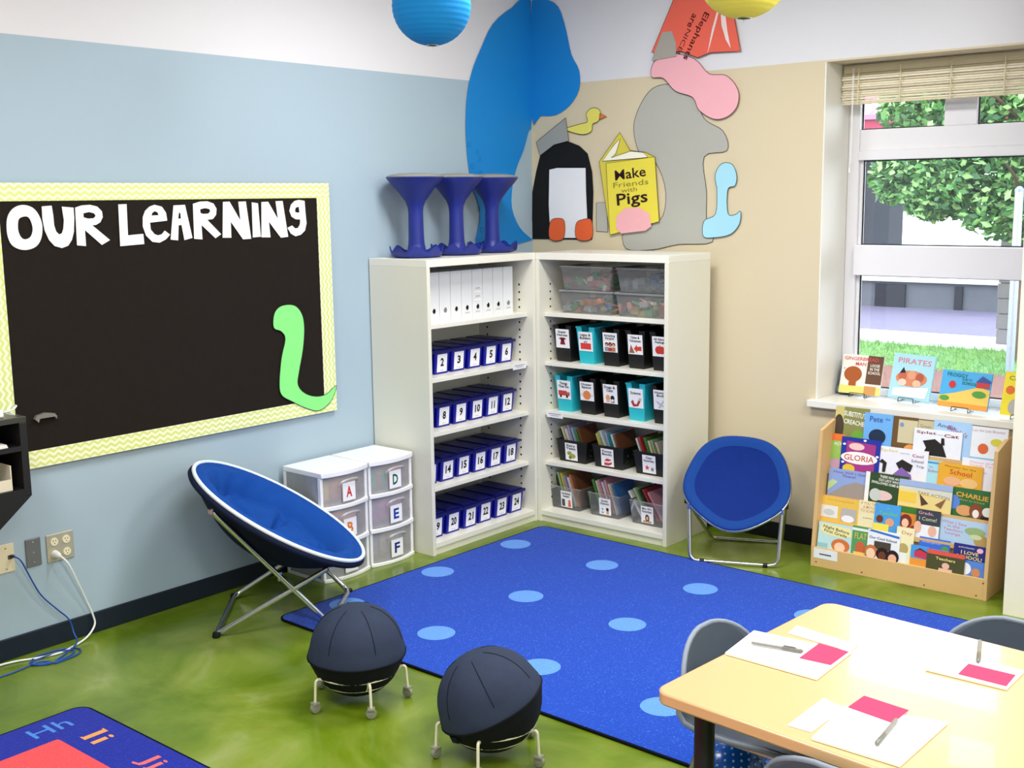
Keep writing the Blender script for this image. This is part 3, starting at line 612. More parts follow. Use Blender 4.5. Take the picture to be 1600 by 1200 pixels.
cbin = shell_bin(.195, .225, .24, .265, .135, notch=False)
def clear_bin(text, x, cols, lean):
    nm = text.replace('\n', ' ')
    t = thing('clear_book_bin', 'clear plastic book bin labelled %s on the bottom shelf' % nm, 'book bin', inR(x, .108, BOT), 0, 'clear book bins')
    MB.build(cbin, 'bin_body', M_clear, t)
    MB().tube([(sx*.1125, y, .135) for sx, y in ((-1,-.0125),(1,-.0125),(1,.2525),(-1,.2525))], .004, 6, True).build('rim', M_milky, t)
    tb = math.atan2(.0125, .135)
    label_card(t, text, .082, .1, plane_m((-.035, -.0125*.014/.135-.0016, .014), (1,0,0), (0,-math.sin(tb),math.cos(tb))))
    leaning_books(x-.07, BOT+.003, .165, cols, 'clear bin labelled '+nm, math.radians(lean), .2)
clear_bin('Nonfiction\nReaders', .135, ['dark green','pale green','yellow','lilac','white','orange','brown'], 20)
clear_bin('Favorite\nCharacters', .418, ['green','cream','pink','white','pink','cream','blue'], 20)
clear_bin("Mrs. W's\nFavorites", .712, ['white','pale green','dark green','red','pink'], 30)

# clear lidded tubs with loose toy pieces on the top shelf
def tub(x, z, label, cols, n, w, dx=0, cover=True):
    t = thing('toy_tub', label, 'tub', inR(x, .09, z), 0, 'clear toy tubs')
    MB.build(shell_bin(w-.05, w-.012, .27, .29, .128, notch=False), 'tub_body', M_milky, t)
    lw = MB()
    for a, b, c, d in ((-w/2, w/2, -.018, -.008), (-w/2, w/2, .282, .292), (-w/2, -w/2+.01, -.008, .282), (w/2-.01, w/2, -.008, .282)): lw.box(a, b, c, d, .124, .136)
    lw.build('rim', M_milky, t, bevel=.003)
    m = MB()
    for i in range(n):
        m.m = random.randrange(len(cols)); u = random.uniform(-1, 1); v = random.uniform(0, 1); zz = .012+.075*random.random()*(1-.5*abs(u))
        if i % 5 == 0:
            l = random.uniform(.07, .13); a = random.uniform(0, PI); p0 = Vector((u*(w/2-.08), .03+v*.2, zz+.02)); q = Vector((math.cos(a)*l, math.sin(a)*l*.4, random.uniform(-.01, .04))); m.tube([p0-q*.5, p0+q*.5], .0055, 6)
        else:
            s = random.uniform(.012, .028); k = len(m.v); m.box(-s, s, -s*.7, s*.7, -s*.6, s*.6)
            m.xf(Matrix.Translation((u*(w/2-.05), .02+v*.23, zz)) @ Matrix.Rotation(random.uniform(0, PI), 4, random.choice('XYZ')), k)
    o = m.build('toy_pieces', [mat(c, .4, .5, 0, .05, 9) for c in cols], None); o.location = inR(x, .09, z+.002)
    tag(o, 'loose plastic toy pieces inside the '+label.split(' tub')[0]+' tub', 'toy pieces', kind='stuff')
tub(.305, SHZ[0], 'clear tub of orange blue and green sticks at the left of the top shelf', ['#e08a2a','#2f6fc0','#3aa04a','#e9c24a','#2f6fc0','#d7d7e0'], 75, .385)
tub(.305, SHZ[0]+.138, 'clear tub of red and green pieces stacked above the sticks', ['#c83a4a','#3f9a5a','#cf5a6a','#5fae6a','#e8e8d8'], 50, .37)
tub(.70, SHZ[0], 'clear tub of small mixed blocks at the right of the top shelf', ['#d88a8a','#7aa0c8','#e8e4d8','#6fb07a','#d8c07a','#c86a4a'], 75, .385)
tub(.70, SHZ[0]+.138, 'clear tub of grey and blue pieces stacked above the small blocks', ['#5a7fa8','#7d8794','#94a0ad','#3f6fa0'], 50, .37)

# wobble stools on top of the left bookcase
M_stool = mat('#1a2a86', .42, .45, 0, .12, 9, name='navy_blue_moulded_plastic')
def wobble(loc, label):
    t = thing('wobble_stool', label, 'stool', loc, random.random(), 'wobble stools on the bookcase')
    b = MB(); seg = 64; prof = [(.02,.0),(.105,0),(.13,.006),(.143,.026),(.149,.05),(.143,.05),(.134,.026),(.115,.017),(.07,.02),(.052,.036),(.046,.07)]
    vs = []; n = len(prof)
    for k in range(seg):
        a = 2*PI*k/seg
        for r, z in prof:
            e = max(0, (r-.118)/.031)*(1 if z > .015 else 0); zz = z+e*(.017*math.sin(8*a)-.002); vs.append((r*math.cos(a), r*math.sin(a), max(0, zz)))
    fs = [(k*n+i, ((k+1) % seg)*n+i, ((k+1) % seg)*n+i+1, k*n+i+1) for k in range(seg) for i in range(n-1)]; fs.append(tuple(k*n for k in range(seg))[::-1])
    b.add(vs, fs); b.build('base', M_stool, t, 60)
    MB().lathe([(.046,.06),(.043,.10),(.041,.17),(.040,.245),(.044,.275),(.056,.305),(.078,.335),(.105,.37),(.138,.405),(.154,.426),(.158,.434),(.152,.437),(.10,.43)], 48, cap=False).build('pedestal', M_stool, t, 60)
    MB().lathe([(.157,.431),(.156,.437),(.13,.447),(.085,.453),(.03,.456),(.001,.456)], 48).build('seat_pad', mat('#8b8b86', .8, .2, 0, .08, 40, .3, 150), t, 60)
wobble((.190, -1.25, BH), 'leftmost blue wobble stool standing on the left bookcase')
wobble((.195, -.93, BH), 'middle blue wobble stool standing on the left bookcase')
wobble((.185, -.61, BH), 'rightmost blue wobble stool standing on the left bookcase')
# ------------------------------------------------------------------ bulletin board
bd_ = thing('bulletin_board', 'black bulletin board with lime chevron border on the blue wall', 'bulletin board', (0, -1.722, .81))
def BL(y0, y1, z0, z1, x0, x1): return MB().box(x0, x1, y0+1.722, y1+1.722, z0-.81, z1-.81)
BLX = -3.585
BL(BLX, -1.722, .81, 2.012, .001, .022).build('panel', mat('#221d19', .9, .15, 0, .12, 30, .15, 400, name='black_board_paper'), bd_)
chH = chevron_mat(1, 2, 'chevron_border_horizontal'); chV = chevron_mat(2, 1, 'chevron_border_vertical')
BL(BLX, -1.722, 1.937, 2.012, .022, .0245).build('border_strip', chH, bd_); BL(BLX, -1.722, .81, .885, .022, .0245).build('border_strip', chH, bd_)
BL(-1.806, -1.722, .885, 1.937, .0222, .0250).build('border_strip', chV, bd_); BL(BLX, -3.495, .885, 1.937, .0222, .0250).build('border_strip', chV, bd_)
M_paperw = mat('#fbfbfb', .7, .2, 0, .01, 8)
WORDS = {'O':('O','first letter of OUR'),'U':('U','in OUR'),'R':('R','ending OUR'),'L':('L','starting LEARNING'),'e':('e','second letter of LEARNING'),'A':('A','third letter of LEARNING'),'R2':('R','fourth letter of LEARNING'),'N':('N','fifth letter of LEARNING, before the I'),'I':('I','between the two letters N of LEARNING'),'N2':('N','seventh letter of LEARNING, after the I'),'g':('g','last letter of LEARNING')}
for k, sp in LET:
    cy = sum(q[0] for q in sp[0])/len(sp[0]); cz = min(q[1] for q in sp[0])
    rnd = k in ('O', 'U', 'e', 'g')
    spl = [[(a-cy, b-cz) for a, b in s] for s in sp]
    if k == 'O': spl = [smoothpts(s, 3) for s in spl]
    o = obj('paper_letter', filled(spl, .002, M_paperw), None); o.matrix_world = plane_m((.0265, cy, cz), (0,1,0), (0,0,1))
    tag(o, 'white cut-out paper letter %s, %s, on the black board' % WORDS[k], 'paper letter', 'letters on the board')

def cutout(name, label, cat, parts, lift, wall='B', group='paper cutouts on the wall'):
    """parts: list of (part_name, outline, colour, smooth, extra lift); first one gives the origin"""
    o0 = parts[0][1]; cx = sum(q[0] for q in o0)/len(o0); cz = min(q[1] for q in o0)
    M = plane_m((lift, cx, cz), (0,1,0), (0,0,1)) if wall == 'L' else plane_m((cx, -lift, cz), (1,0,0), (0,0,1))
    t = thing(name, label, cat, (0,0,0), 0, group); t.matrix_world = M
    for pn, ol, c, sm, ex in parts:
        s = [(a-cx, b-cz) for a, b in ol]; s = smoothpts(s, 4) if sm else s
        obj(pn, filled([s], .002, mat(c, .7, .2, 0, .03, 5)), t, loc=(0, 0, ex))
        ln = MB().tube([(a, b, ex+.0012) for a, b in s], .0016, 4, True); ln.build('outline', ink('#2a2a2e'), t)
    return t
cutout('paper_shape', 'plain lime green curved paper shape on the corner of the board', 'paper cutout', [('sheet', GREEN, '#8df28a', True, 0)], .0275, 'L')
# large blue paper shape folded around the room corner
bs = thing('paper_shape', 'very large plain blue paper shape folded into the room corner', 'paper cutout', (0, 0, 1.62), 0, 'paper cutouts on the wall')
def sheet3(pn, pts, f, m, parent):
    me = filled([pts], .002, m); return me
sl = [(a, b-1.62) for a, b in smoothpts(WHALE_L, 3)]; sr = [(a, b-1.62) for a, b in smoothpts(WHALE_R, 3)]
sl = [(min(a, -.004), b) for a, b in sl]; sr = [(max(a, .004), b) for a, b in sr]
Mbl = mat('#0f86d6', .55, .35, 0, .05, 3, name='blue_poster_paper')
obj('sheet', filled([sl], .002, Mbl), bs, M=plane_m((.006, 0, 0), (0,1,0), (0,0,1)))
obj('sheet', filled([sr], .002, Mbl), bs, M=plane_m((0, -.006, 0), (1,0,0), (0,0,1)))
for k in range(13):
    u = -.60+.045*(k % 3)+.02*math.sin(k*2.1)+.008*k; v = .62-.042*k
    MB().tube([(u+.012*math.cos(a), v+.015*math.sin(a), .0014) for a in [2*PI*i/14 for i in range(14)]], .0013, 4, True).xf(plane_m((.006,0,0),(0,1,0),(0,0,1))).build('spot_ring', ink('#0a5fa6'), bs)
cutout('paper_shape', 'plain grey rounded paper shape above the right bookcase', 'paper cutout', [('sheet', GREY, '#b3b3ac', True, 0), ('side_piece', GREYFOOT, '#b3b3ac', False, .001)], .004)
cutout('paper_shape', 'plain pink paper shape above the grey shape on the beige wall', 'paper cutout', [('sheet', PINK, '#f3b4bf', True, 0)], .014)
cutout('paper_shape', 'plain black and white rounded paper shape with orange tabs below', 'paper cutout', [('sheet', BLACK, '#17181a', False, 0), ('white_panel', WHITE, '#eef0f6', False, .004), ('orange_tab', FOOT1, '#e9673a', True, .007), ('orange_tab', FOOT2, '#e9673a', True, .007)], .004)
cutout('paper_shape', 'slanted grey paper piece on top of the black shape', 'paper cutout', [('sheet', CAP, '#9ea09c', False, 0)], .011)
cutout('paper_shape', 'small yellow bird-like paper shape right of the grey slanted piece', 'paper cutout', [('sheet', BIRD, '#e6dd6a', True, 0), ('orange_tip', BIRDBEAK, '#dd7a3c', False, .001)], .009)
cutout('paper_shape', 'pale blue plain paper shape right of the grey shape', 'paper cutout', [('sheet', PALE, '#a6dcf0', True, 0)], .010)
yb = cutout('paper_book', 'yellow paper book reading Make Friends with Pigs', 'paper cutout', [('back_cover', YBOOK, '#d9cc4e', False, 0), ('page_sheet', YPAGES, '#f6f3e0', False, .003), ('front_cover', YCOVER, '#e6d84e', False, .006)], .014)
yx, yz = min(q[0] for q in YCOVER), min(q[1] for q in YCOVER); yw, yh = max(q[0] for q in YCOVER)-yx, max(q[1] for q in YCOVER)-yz
ycx = sum(q[0] for q in YBOOK)/len(YBOOK); ycz = min(q[1] for q in YBOOK)
prints('lettering', yb, yw, yh, [('t','Make',.46,.80,.58,.13,'#2a1218',.012,.1),('t','Friends',.47,.67,.66,.07,'#8a8436',.0,.08),('t','with',.44,.59,.3,.055,'#8a8436',.0,.08),('t','Pigs',.5,.46,.58,.2,'#2a1218',.012,.1),('p',[(.2,.08),(.3,.02),(.75,.06),(.86,.12),(.82,.28),(.62,.36),(.36,.35),(.2,.24)],'#f0b2ba')], plane_m((yx-ycx, yz-ycz, .0075), (1,0,0), (0,1,0)))
rb = cutout('paper_book', 'red paper book reading Elephants are NICE high on the white wall', 'paper cutout', [('cover', RED, '#ee6a58', False, 0)], .018)
rcx = sum(q[0] for q in RED)/len(RED); rcz = min(q[1] for q in RED)
prints('lettering', rb, .46, .32, [('t','Elephants',.63,.37,.60,.15,'#5a1512',.012,-2.09),('t','are',.575,.64,.165,.085,'#5a1512',.012,-2.09),('t','NICE!',.465,.30,.31,.09,'#5a1512',-.004,-2.09),('p',[(.80,.04),(.84,.2),(.93,.62),(.96,.8),(.92,.72),(.86,.45)],'#f3dede'),('p',[(.97,.8),(1.02,.85),(1.07,.4),(1.12,.1),(1.05,.25),(.99,.5)],'#f3dede'),('p',[(.0,.03),(.16,.5),(.3,.5),(.36,.28),(.36,.06)],'#a9a49c')], plane_m((min(q[0] for q in RED)-rcx, 0, .0012), (1,0,0), (0,1,0)))

# ------------------------------------------------------------------ clear alphabet drawers
def drawer_unit(label, y0, wid, specs):
    t = thing('drawer_unit', label, 'drawer unit', (.03, y0, 0), 0, 'plastic drawer units')
    Dp, Hh, bow = .288, .575, .03
    def arc(u, o=0): return Dp+bow*math.sin(PI*u)**.8+o
    def slab(z0, z1, o=0, x0=0, yin=0):
        n = 10; poly = [(x0, yin), (x0, wid-yin)] + [(arc(1-k/n, o), yin+(wid-2*yin)*(1-k/n)) for k in range(n+1)]
        return MB().prism(poly[::-1], lambda a, b, d: (a, b, d), z0, z1)
    slab(Hh-.028, Hh, .012).build('top', M_white_pl, t, 40, .004)
    slab(0, .018, .008).build('base', M_white_pl, t, 40, .003)
    for z in (.385, .196): slab(z-.012, z+.010, .008).build('divider', M_white_pl, t, 40, .003)
    for y in (0, wid-.018):
        for x in (0, Dp-.02): MB().box(x, x+.022, y, y+.018, .018, Hh-.028).build('post', M_white_pl, t, bevel=.003)
    for y in (.004, wid-.008): MB().box(.022, Dp-.02, y, y+.003, .018, Hh-.028).build('side_panel', M_frosted, t)
    for (L, lc, fol), (z0, z1) in zip(specs, ((.398, .543), (.21, .37), (.022, .182))):
        d = MB(); n = 12; inn = .02
        vs = []
        for k in range(n+1):
            u = k/n; y = inn+(wid-2*inn)*u
            for z in (z0, z1): vs.append((arc(u, -.002), y, z))
        d.add(vs, [(2*k, 2*k+2, 2*k+3, 2*k+1) for k in range(n)])
        d.box(.03, Dp-.01, inn+.002, inn+.004, z0, z1-.02); d.box(.03, Dp-.01, wid-inn-.004, wid-inn-.002, z0, z1-.02); d.box(.03, Dp, inn, wid-inn, z0, z0+.003)
        dr = d.build('drawer', M_frosted, t, 50)
        fx = arc(.5, .002); h = MB()
        h.tube(path3([(fx-.004, wid/2-.06, z1-.045), (fx+.016, wid/2-.05, z1-.024), (fx+.02, wid/2, z1-.018), (fx+.016, wid/2+.05, z1-.024), (fx-.004, wid/2+.06, z1-.045)], 4), .006, 6)
        h.build('handle', M_frosted, dr, 60)
        cd = obj('letter_card', MB().box(0, .085, 0, .095, 0, .0015).mesh('letter_card', ink('#f7f7fb')), dr, M=plane_m((fx+.004, wid/2-.042, z0+.012), (0,1,0), (0,0,1)))
        if L: prints('letter', cd, .085, .095, [('t', L, .5, .5, .46, .6, lc, .03)], plane_m((0,0,.0015),(1,0,0),(0,1,0)))
        for j, (fn, fc, yy, an) in enumerate(fol):
            f = MB().box(-.085, .085, -.004, .004, 0, (z1-z0)*.72); f.box(-.085, -.03, -.004, .004, (z1-z0)*.72, (z1-z0)*.8)
            fo = thing('paper_folder', '%s folder inside %s' % (fn, 'drawer '+L if L else 'the drawer'), 'folder', (.03+.215+.02*j, y0+yy, z0+.004), an, 'folders in the drawers')
            f.build('folder_sheets', mat(fc, .6, .3, 0, .1, 12), fo, bevel=.002)
    return t
drawer_unit('white three-drawer unit with letter A card behind the round chair', -2.11, .318, [('A','#d33a2c',[('yellow','#e6c64a',.12,1.3),('orange','#dd8a4a',.20,1.5)]),('B','#e0813a',[('blue','#7a9ad0',.13,1.4),('salmon','#e69a7a',.2,1.6)]),('C','#e3c24a',[('light blue','#8ab8d8',.1,1.4),('lime','#a8cc6a',.22,1.5)])])
drawer_unit('white three-drawer unit with cards D, E and F beside the bookcase', -1.782, .318, [('D','#17643a',[('green','#2f9a5e',.1,1.15),('rust','#d8653c',.2,1.5)]),('E','#1a3f9a',[('purple','#8a4a9a',.12,1.3),('magenta','#b85a9a',.2,1.5)]),('F','#1c2a7a',[('grey','#8f9299',.12,1.4),('tan','#b9a58a',.2,1.55)])])

# ------------------------------------------------------------------ round folding chairs
def dish(R, depth, fn, seg=96, rings=30):
    vs = [(0, 0, fn(0, 0))]; fs = []
    for i in range(1, rings+1):
        rho = i/rings
        for k in range(seg):
            th = 2*PI*k/seg; vs.append((R*rho*math.cos(th), R*rho*math.sin(th), fn(rho, th)))
    for k in range(seg): fs.append((0, 1+k, 1+(k+1) % seg))
    for i in range(rings-1):
        a, b = 1+i*seg, 1+(i+1)*seg
        for k in range(seg): fs.append((a+k, b+k, b+(k+1) % seg, a+(k+1) % seg))
    return MB().add(vs, fs)
def chair_frame(G, d, s, z, R, tilt):
    d = Vector((d[0], d[1], 0)).normalized(); w = Vector((-d.y, d.x, 0))
    e1 = d*math.cos(tilt)-Vector((0,0,1))*math.sin(tilt); e3 = e1.cross(w)
    M = Matrix((e1, w, e3)).transposed().to_4x4(); M.translation = Vector((d.x*s, d.y*s, z)); return M
# padded chair by the blue wall
G1 = Vector((.49, -2.5, 0)); R1 = .44
c1 = thing('round_chair', 'padded blue saucer chair with white piping by the blue wall', 'chair', G1)
F1 = chair_frame(G1, (.66, .75), 0, .50, R1, .54)
def cush1(r, t):
    n = -.12*(1-r**2.0)+.034*math.exp(-((r-.85)/.11)**2)-.03*max(0, (r-.9)/.1)
    cr = 0
    for a in (0.2, 1.35, 2.5, 3.7, 4.9): 
        dd = math.atan2(math.sin(t-a), math.cos(t-a)); cr += .06*math.exp(-(dd/.10)**2)*math.exp(-((r-.42)/.25)**2)
    return max(-.215*(1-r*r)+.004, n-cr-.042*math.exp(-((r-.66)/.045)**2)+.010*math.sin(5*t+6*r)*math.sin(7*r)+.006*math.sin(17*t+3*math.sin(9*r))*math.exp(-((r-.8)/.12)**2))
M_blue_f = mat('#0c4598', .85, .2, 0, .08, 30, .25, 260, name='blue_canvas'); M_navy_f = mat('#0a1430', .85, .2, 0, .15, 30, .25, 260, name='navy_canvas')
dish(R1*.985, 0, cush1).xf(F1).build('seat_cushion', M_blue_f, c1, 179)
dish(R1, 0, lambda r, t: -.215*(1-r**2.0)-.014).xf(F1).build('outer_shell', M_navy_f, c1, 179)
MB().tube([F1 @ Vector((R1*1.0*math.cos(a), R1*math.sin(a), 0)) for a in [2*PI*k/72 for k in range(72)]], .0095, 8, True).build('piping', mat('#dfeaf2', .6, .3, 0, .02, 20), c1, 179)
MB().tube([F1 @ Vector((R1*1.01*math.cos(a), R1*1.01*math.sin(a), -.022)) for a in [2*PI*k/72 for k in range(72)]], .013, 8, True).build('rim_band', M_navy_f, c1, 179)
def bend(pts, r=.05):
    out = [Vector(pts[0])]
    for i in range(1, len(pts)-1):
        a, b, c = Vector(pts[i-1]), Vector(pts[i]), Vector(pts[i+1]); u = (a-b).normalized(); v = (c-b).normalized(); p, q = b+u*r, b+v*r
        for k in range(7):
            t = k/6; out.append((1-t)**2*p+2*t*(1-t)*b+t*t*q)
    out.append(Vector(pts[-1])); return out
def loc1(x, y, z): return Vector((x, y, z))-G1
NB, FB, NA, FA = loc1(.497,-2.894,.012), loc1(.137,-2.53,.012), loc1(.80,-2.49,.012), loc1(.53,-2.13,.012)
rimp = lambda a, k=1.0, n=-.035: F1 @ Vector((R1*k*math.cos(a), R1*k*math.sin(a), n))
# leg A: from the near/far back of the rim down to the front floor bar ; leg B: from the front of the rim to the rear floor bar
MB().tube(bend([rimp(-2.25, 1.04, -.05), NA, FA, rimp(2.25, 1.04, -.05)], .05), .0125, 10).build('leg_frame', M_chrome, c1, 60)
MB().tube(bend([rimp(-.75, .90, -.07), NB, FB, rimp(.75, .90, -.07)], .05), .0125, 10).build('leg_frame', M_chrome, c1, 60)
for a in (-2.25, 2.25): MB().lathe([(.004,-.012),(.014,-.01),(.014,.01),(.004,.014)], 12, rimp(a, 1.04, -.05)).build('pivot_bolt', M_chrome, c1, 40)
_p = NA.lerp(rimp(-2.25, 1.04, -.05), .44); MB().lathe([(.004,-.022),(.011,-.02),(.011,.02),(.004,.022)], 12, _p).build('pivot_bolt', M_chrome, c1, 40)
for q in (NB, FB, NA, FA): MB().lathe([(.016,-.011),(.019,-.006),(.016,.012)], 10, q).build('rubber_foot', M_black, c1, 40)
# flat chair by the beige wall
G2 = Vector((1.80, -.578, 0)); R2 = .281
c2 = thing('round_chair', 'plain blue round chair with steel frame by the beige wall', 'chair', G2)
F2 = chair_frame(G2, (.4055, -.914), -.15, .418, R2, .872)
def sq(t): return 1+.025*math.cos(5*t+.3)
def xfsq(mb):
    mb.v = [(x*sq(math.atan2(y, x)), y*sq(math.atan2(y, x)), z) for x, y, z in mb.v]; return mb
M_seat2 = mat('#0a2a78', .85, .2, 0, .08, 30, .2, 260, name='blue_mesh_fabric'); M_band2 = mat('#15408c', .85, .2, 0, .08, 30, .2, 260, name='blue_band_fabric')
xfsq(dish(R2*.80, 0, lambda r, t: -.055*(1-r*r)-.012)).xf(F2).build('seat_panel', M_seat2, c2, 179)
bn = MB(); seg = 72; vs = []
for k in range(seg):
    th = 2*PI*k/seg
    for r, z in ((.79,-.012),(.88,-.002),(.96,.004),(1.0,-.004),(.985,-.02),(.8,-.03)): vs.append((R2*r*math.cos(th), R2*r*math.sin(th), z))
bn.add(vs, [(k*6+i, k*6+i+1, ((k+1) % seg)*6+i+1, ((k+1) % seg)*6+i) for k in range(seg) for i in range(5)])
xfsq(bn).xf(F2).build('seat_band', M_band2, c2, 179, fix=True)
xfsq(dish(R2*.82, 0, lambda r, t: -.062*(1-r*r)-.022)).xf(F2).build('seat_underside', M_navy_f, c2, 179)
rp = xfsq(MB().tube([(R2*.99*math.cos(a), R2*.99*math.sin(a), -.014) for a in [2*PI*k/72 for k in range(72)]], .009, 8, True)).xf(F2).build('rim_tube', M_chrome, c2, 179)
lat = Vector((.914, .4055, 0)); dv = Vector((.4055, -.914, 0))
A0, A1 = Vector((1.593,-.67,.011))-G2, Vector((2.01,-.485,.011))-G2
h0 = F2 @ Vector((R2*.55, -R2*.86, -.02)); h1 = F2 @ Vector((R2*.55, R2*.86, -.02))
MB().tube(bend([h1 if (h1-A0).length < (h0-A0).length else h0, A0, A1, h0 if (h1-A0).length < (h0-A0).length else h1], .045), .0105, 10).build('front_leg', M_chrome, c2, 60)
B0, B1 = Vector((1.475,-.245,.011))-G2, Vector((1.83,-.088,.011))-G2
k0 = F2 @ Vector((R2*.42, -R2*.92, -.03)); k1 = F2 @ Vector((R2*.42, R2*.92, -.03))
if (k1-B0).length < (k0-B0).length: k0, k1 = k1, k0
MB().tube(bend([k0, B0, B1, k1], .045), .0095, 10).build('rear_leg', M_chrome, c2, 60)
for q in (A0.lerp(A1, .14), A0.lerp(A1, .86)): MB().tube([q-lat*.012, q+lat*.012], .0135, 10).build('foot_sleeve', M_black, c2, 50)
for q in (h0, h1, k0, k1): MB().lathe([(.004,-.014),(.014,-.012),(.014,.012),(.004,.014)], 12, q).build('hinge', M_black if q in (k0, k1) else M_chrome, c2, 40)

# ------------------------------------------------------------------ ball chairs
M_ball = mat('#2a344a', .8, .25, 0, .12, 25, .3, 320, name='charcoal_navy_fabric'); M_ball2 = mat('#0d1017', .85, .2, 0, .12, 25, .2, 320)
M_cream = mat('#e6e2c8', .35, .5, 0, .04, 20, name='cream_enamel'); M_cast = mat('#8d8d7c', .45, .4, 0, .08, 20)
def ball_chair(loc, label, a0, tilt_ax, tilt, spin, full=True):
    t = thing('ball_chair', label, 'ball chair', loc, 0, 'fabric covered ball chairs')
    R = .178; Cz = .205
    T = Matrix.Translation((0,0,Cz)) @ Matrix.Rotation(tilt, 4, Vector(tilt_ax)) @ Matrix.Rotation(spin, 4, 'Z')
    def surf(phi, th):
        g = 6; k = abs(math.cos(g*th/2)); rr = R*(1.0+.035*k)
        if phi < 0: rr = R*(1.0+.02*k)
        c = max(0, math.cos(phi)); r = rr*c
        z = R*math.sin(phi)
        if phi > 0: r = rr*(c**.92); z = R*math.sin(phi)*1.0
        r *= 1+.05*math.exp(-((phi+.08)/.16)**2)
        return Vector((r*math.cos(th), r*math.sin(th), z))
    def cap(p0, p1, n):
        seg = 60; vs = []; m = MB()
        for i in range(n+1):
            ph = p0+(p1-p0)*i/n
            for k in range(seg): vs.append(surf(ph, 2*PI*k/seg))
        m.add(vs, [(i*seg+k, i*seg+(k+1) % seg, (i+1)*seg+(k+1) % seg, (i+1)*seg+k) for i in range(n) for k in range(seg)]); return m
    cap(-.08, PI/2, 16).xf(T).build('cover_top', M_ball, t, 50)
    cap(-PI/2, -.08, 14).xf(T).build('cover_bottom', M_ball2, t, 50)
    MB().tube([T @ (surf(-.08, 2*PI*k/60)*1.005) for k in range(60)], .0035, 6, True).build('seam_piping', M_ball2, t, 60)
    for k in range(6):
        th = PI/6+PI/3*k; MB().tube([T @ (surf(.2+.09*i, th)*1.003) for i in range(13)], .0014, 5).build('seam', M_ball2, t, 60)
    MB().box(-.02, .02, -.006, .006, -.012, .012).xf(T @ Matrix.Translation(surf(-.2, 3.6)*1.02) @ Matrix.Rotation(3.6+PI/2, 4, 'Z')).build('handle_tab', M_ball2, t, bevel=.002)
    rg = MB()
    for r, z in ((.158, .128), (.128, .085)): rg.tube([(r*math.cos(2*PI*k/40), r*math.sin(2*PI*k/40), z) for k in range(40)], .005, 6, True)
    rg.build('ring_frame', M_cream, t, 60)
    for k in range(5):
        a = math.radians(a0+72*k); ca, sa = math.cos(a), math.sin(a)
        P = lambda r, z: (r*ca, r*sa, z)
        lg = MB().tube(bend([P(.128,.085), P(.160,.128), P(.186,.132), P(.192,.04)], .016), .0055, 7).build('leg', M_cream, t, 60)
        cs = MB(); cs.lathe([(.003,0),(.019,.003),(.021,.011),(.019,.019),(.003,.022)], 14); cs.xf(Matrix.Translation((.192*ca, .192*sa, .021)) @ Matrix.Rotation(a+k*1.3, 4, 'Z') @ Matrix.Rotation(PI/2, 4, 'X') @ Matrix.Translation((0,0,-.011)))
        cs.build('caster', M_cast, lg, 40); MB().box(-.014, .014, -.014, .014, .034, .044).xf(Matrix.Translation((.192*ca, .192*sa, 0)) @ Matrix.Rotation(a+k*1.3, 4, 'Z')).build('caster_fork', M_cast, lg, bevel=.002)
ball_chair((1.478, -2.94, 0), 'left dark fabric ball chair on cream wheeled base, near the saucer chair', -100, (0,0,1), 0, .2)
ball_chair((2.185, -2.965, 0), 'right dark fabric ball chair tilted on its wheeled base, nearest the table', 10, (-.64,.766,0), -.42, .9)

# ------------------------------------------------------------------ rugs
def rrect(x0, x1, y0, y1, r, n=6):
    out = []
    for cx, cy, a0 in ((x1-r,y1-r,0),(x0+r,y1-r,PI/2),(x0+r,y0+r,PI),(x1-r,y0+r,3*PI/2)):
        for k in range(n+1): a = a0+PI/2*k/n; out.append((cx+r*math.cos(a), cy+r*math.sin(a)))
    return out
def rug(label, loc, rz, w, h, m):
    t = thing('rug', label, 'rug', loc, rz)
    MB().prism(rrect(0.01, w-.01, .01-h, -.01, .05), lambda a, b, d: (a, b, d), 0, .011).build('pile', m, t)
    MB().tube([(a, b, .006) for a, b in rrect(.006, w-.006, .006-h, -.006, .055)], .0065, 6, True).build('edge_binding', mat('#10131c', .9, .1, 0, .1, 40), t, 60)
    return t
r1 = rug('large blue rug with light blue dots in front of the bookcases', (.555, -.625, 0), math.radians(-.9), 2.80, 1.96, rug_mat('#033eae', '#3f78e0', 'blue_rug_pile'))
dotm = MB().lathe([(.0,.011),(.083,.011),(.085,.0122),(.0001,.0124)], 32, cap=False).mesh('dot', rug_mat('#5a92e2', '#86b4f2', 'light_blue_rug_pile'))
for i in range(5):
    for j in range(3): obj('dot', dotm, r1, loc=(.128+.600*i, -.392-.620*j, 0))
r2 = rug('blue alphabet rug with a red centre at the lower left', (.69, -3.648, 0), 0, 2.6, 1.9, rug_mat('#0a1f92', '#1f3fb8', 'navy_rug_pile'))
MB().prism(rrect(.205, 2.395, -1.68, -.22, .01, 2), lambda a, b, d: (a, b, d), .011, .0122).build('red_centre', rug_mat('#e0484e', '#f06a6a', 'red_rug_pile'), r2)
def rugtext(tx, col, x, y, right, up, w, h):
    R_, U_ = Vector(right), Vector(up)
    prints('rug_letters', r2, w, h, [('t', tx, .5, .5, 1, 1, col, .004)]+([('r',-.08,-.02,.32,.06,col),('r',-.08,.94,.32,1.02,col)] if tx == 'Ii' else []), plane_m(Vector((x-.69, y+3.648, .0112))-R_*w/2-U_*h/2, right, up))
rugtext('Hh', '#4f86d8', .79, -3.843, (0,1,0), (-1,0,0), .15, .085)
rugtext('Ii', '#f09a5a', .995, -3.765, (1,0,0), (0,1,0), .085, .09)
rugtext('Jj', '#e86a6a', 1.31, -3.757, (1,0,0), (0,1,0), .10, .09)
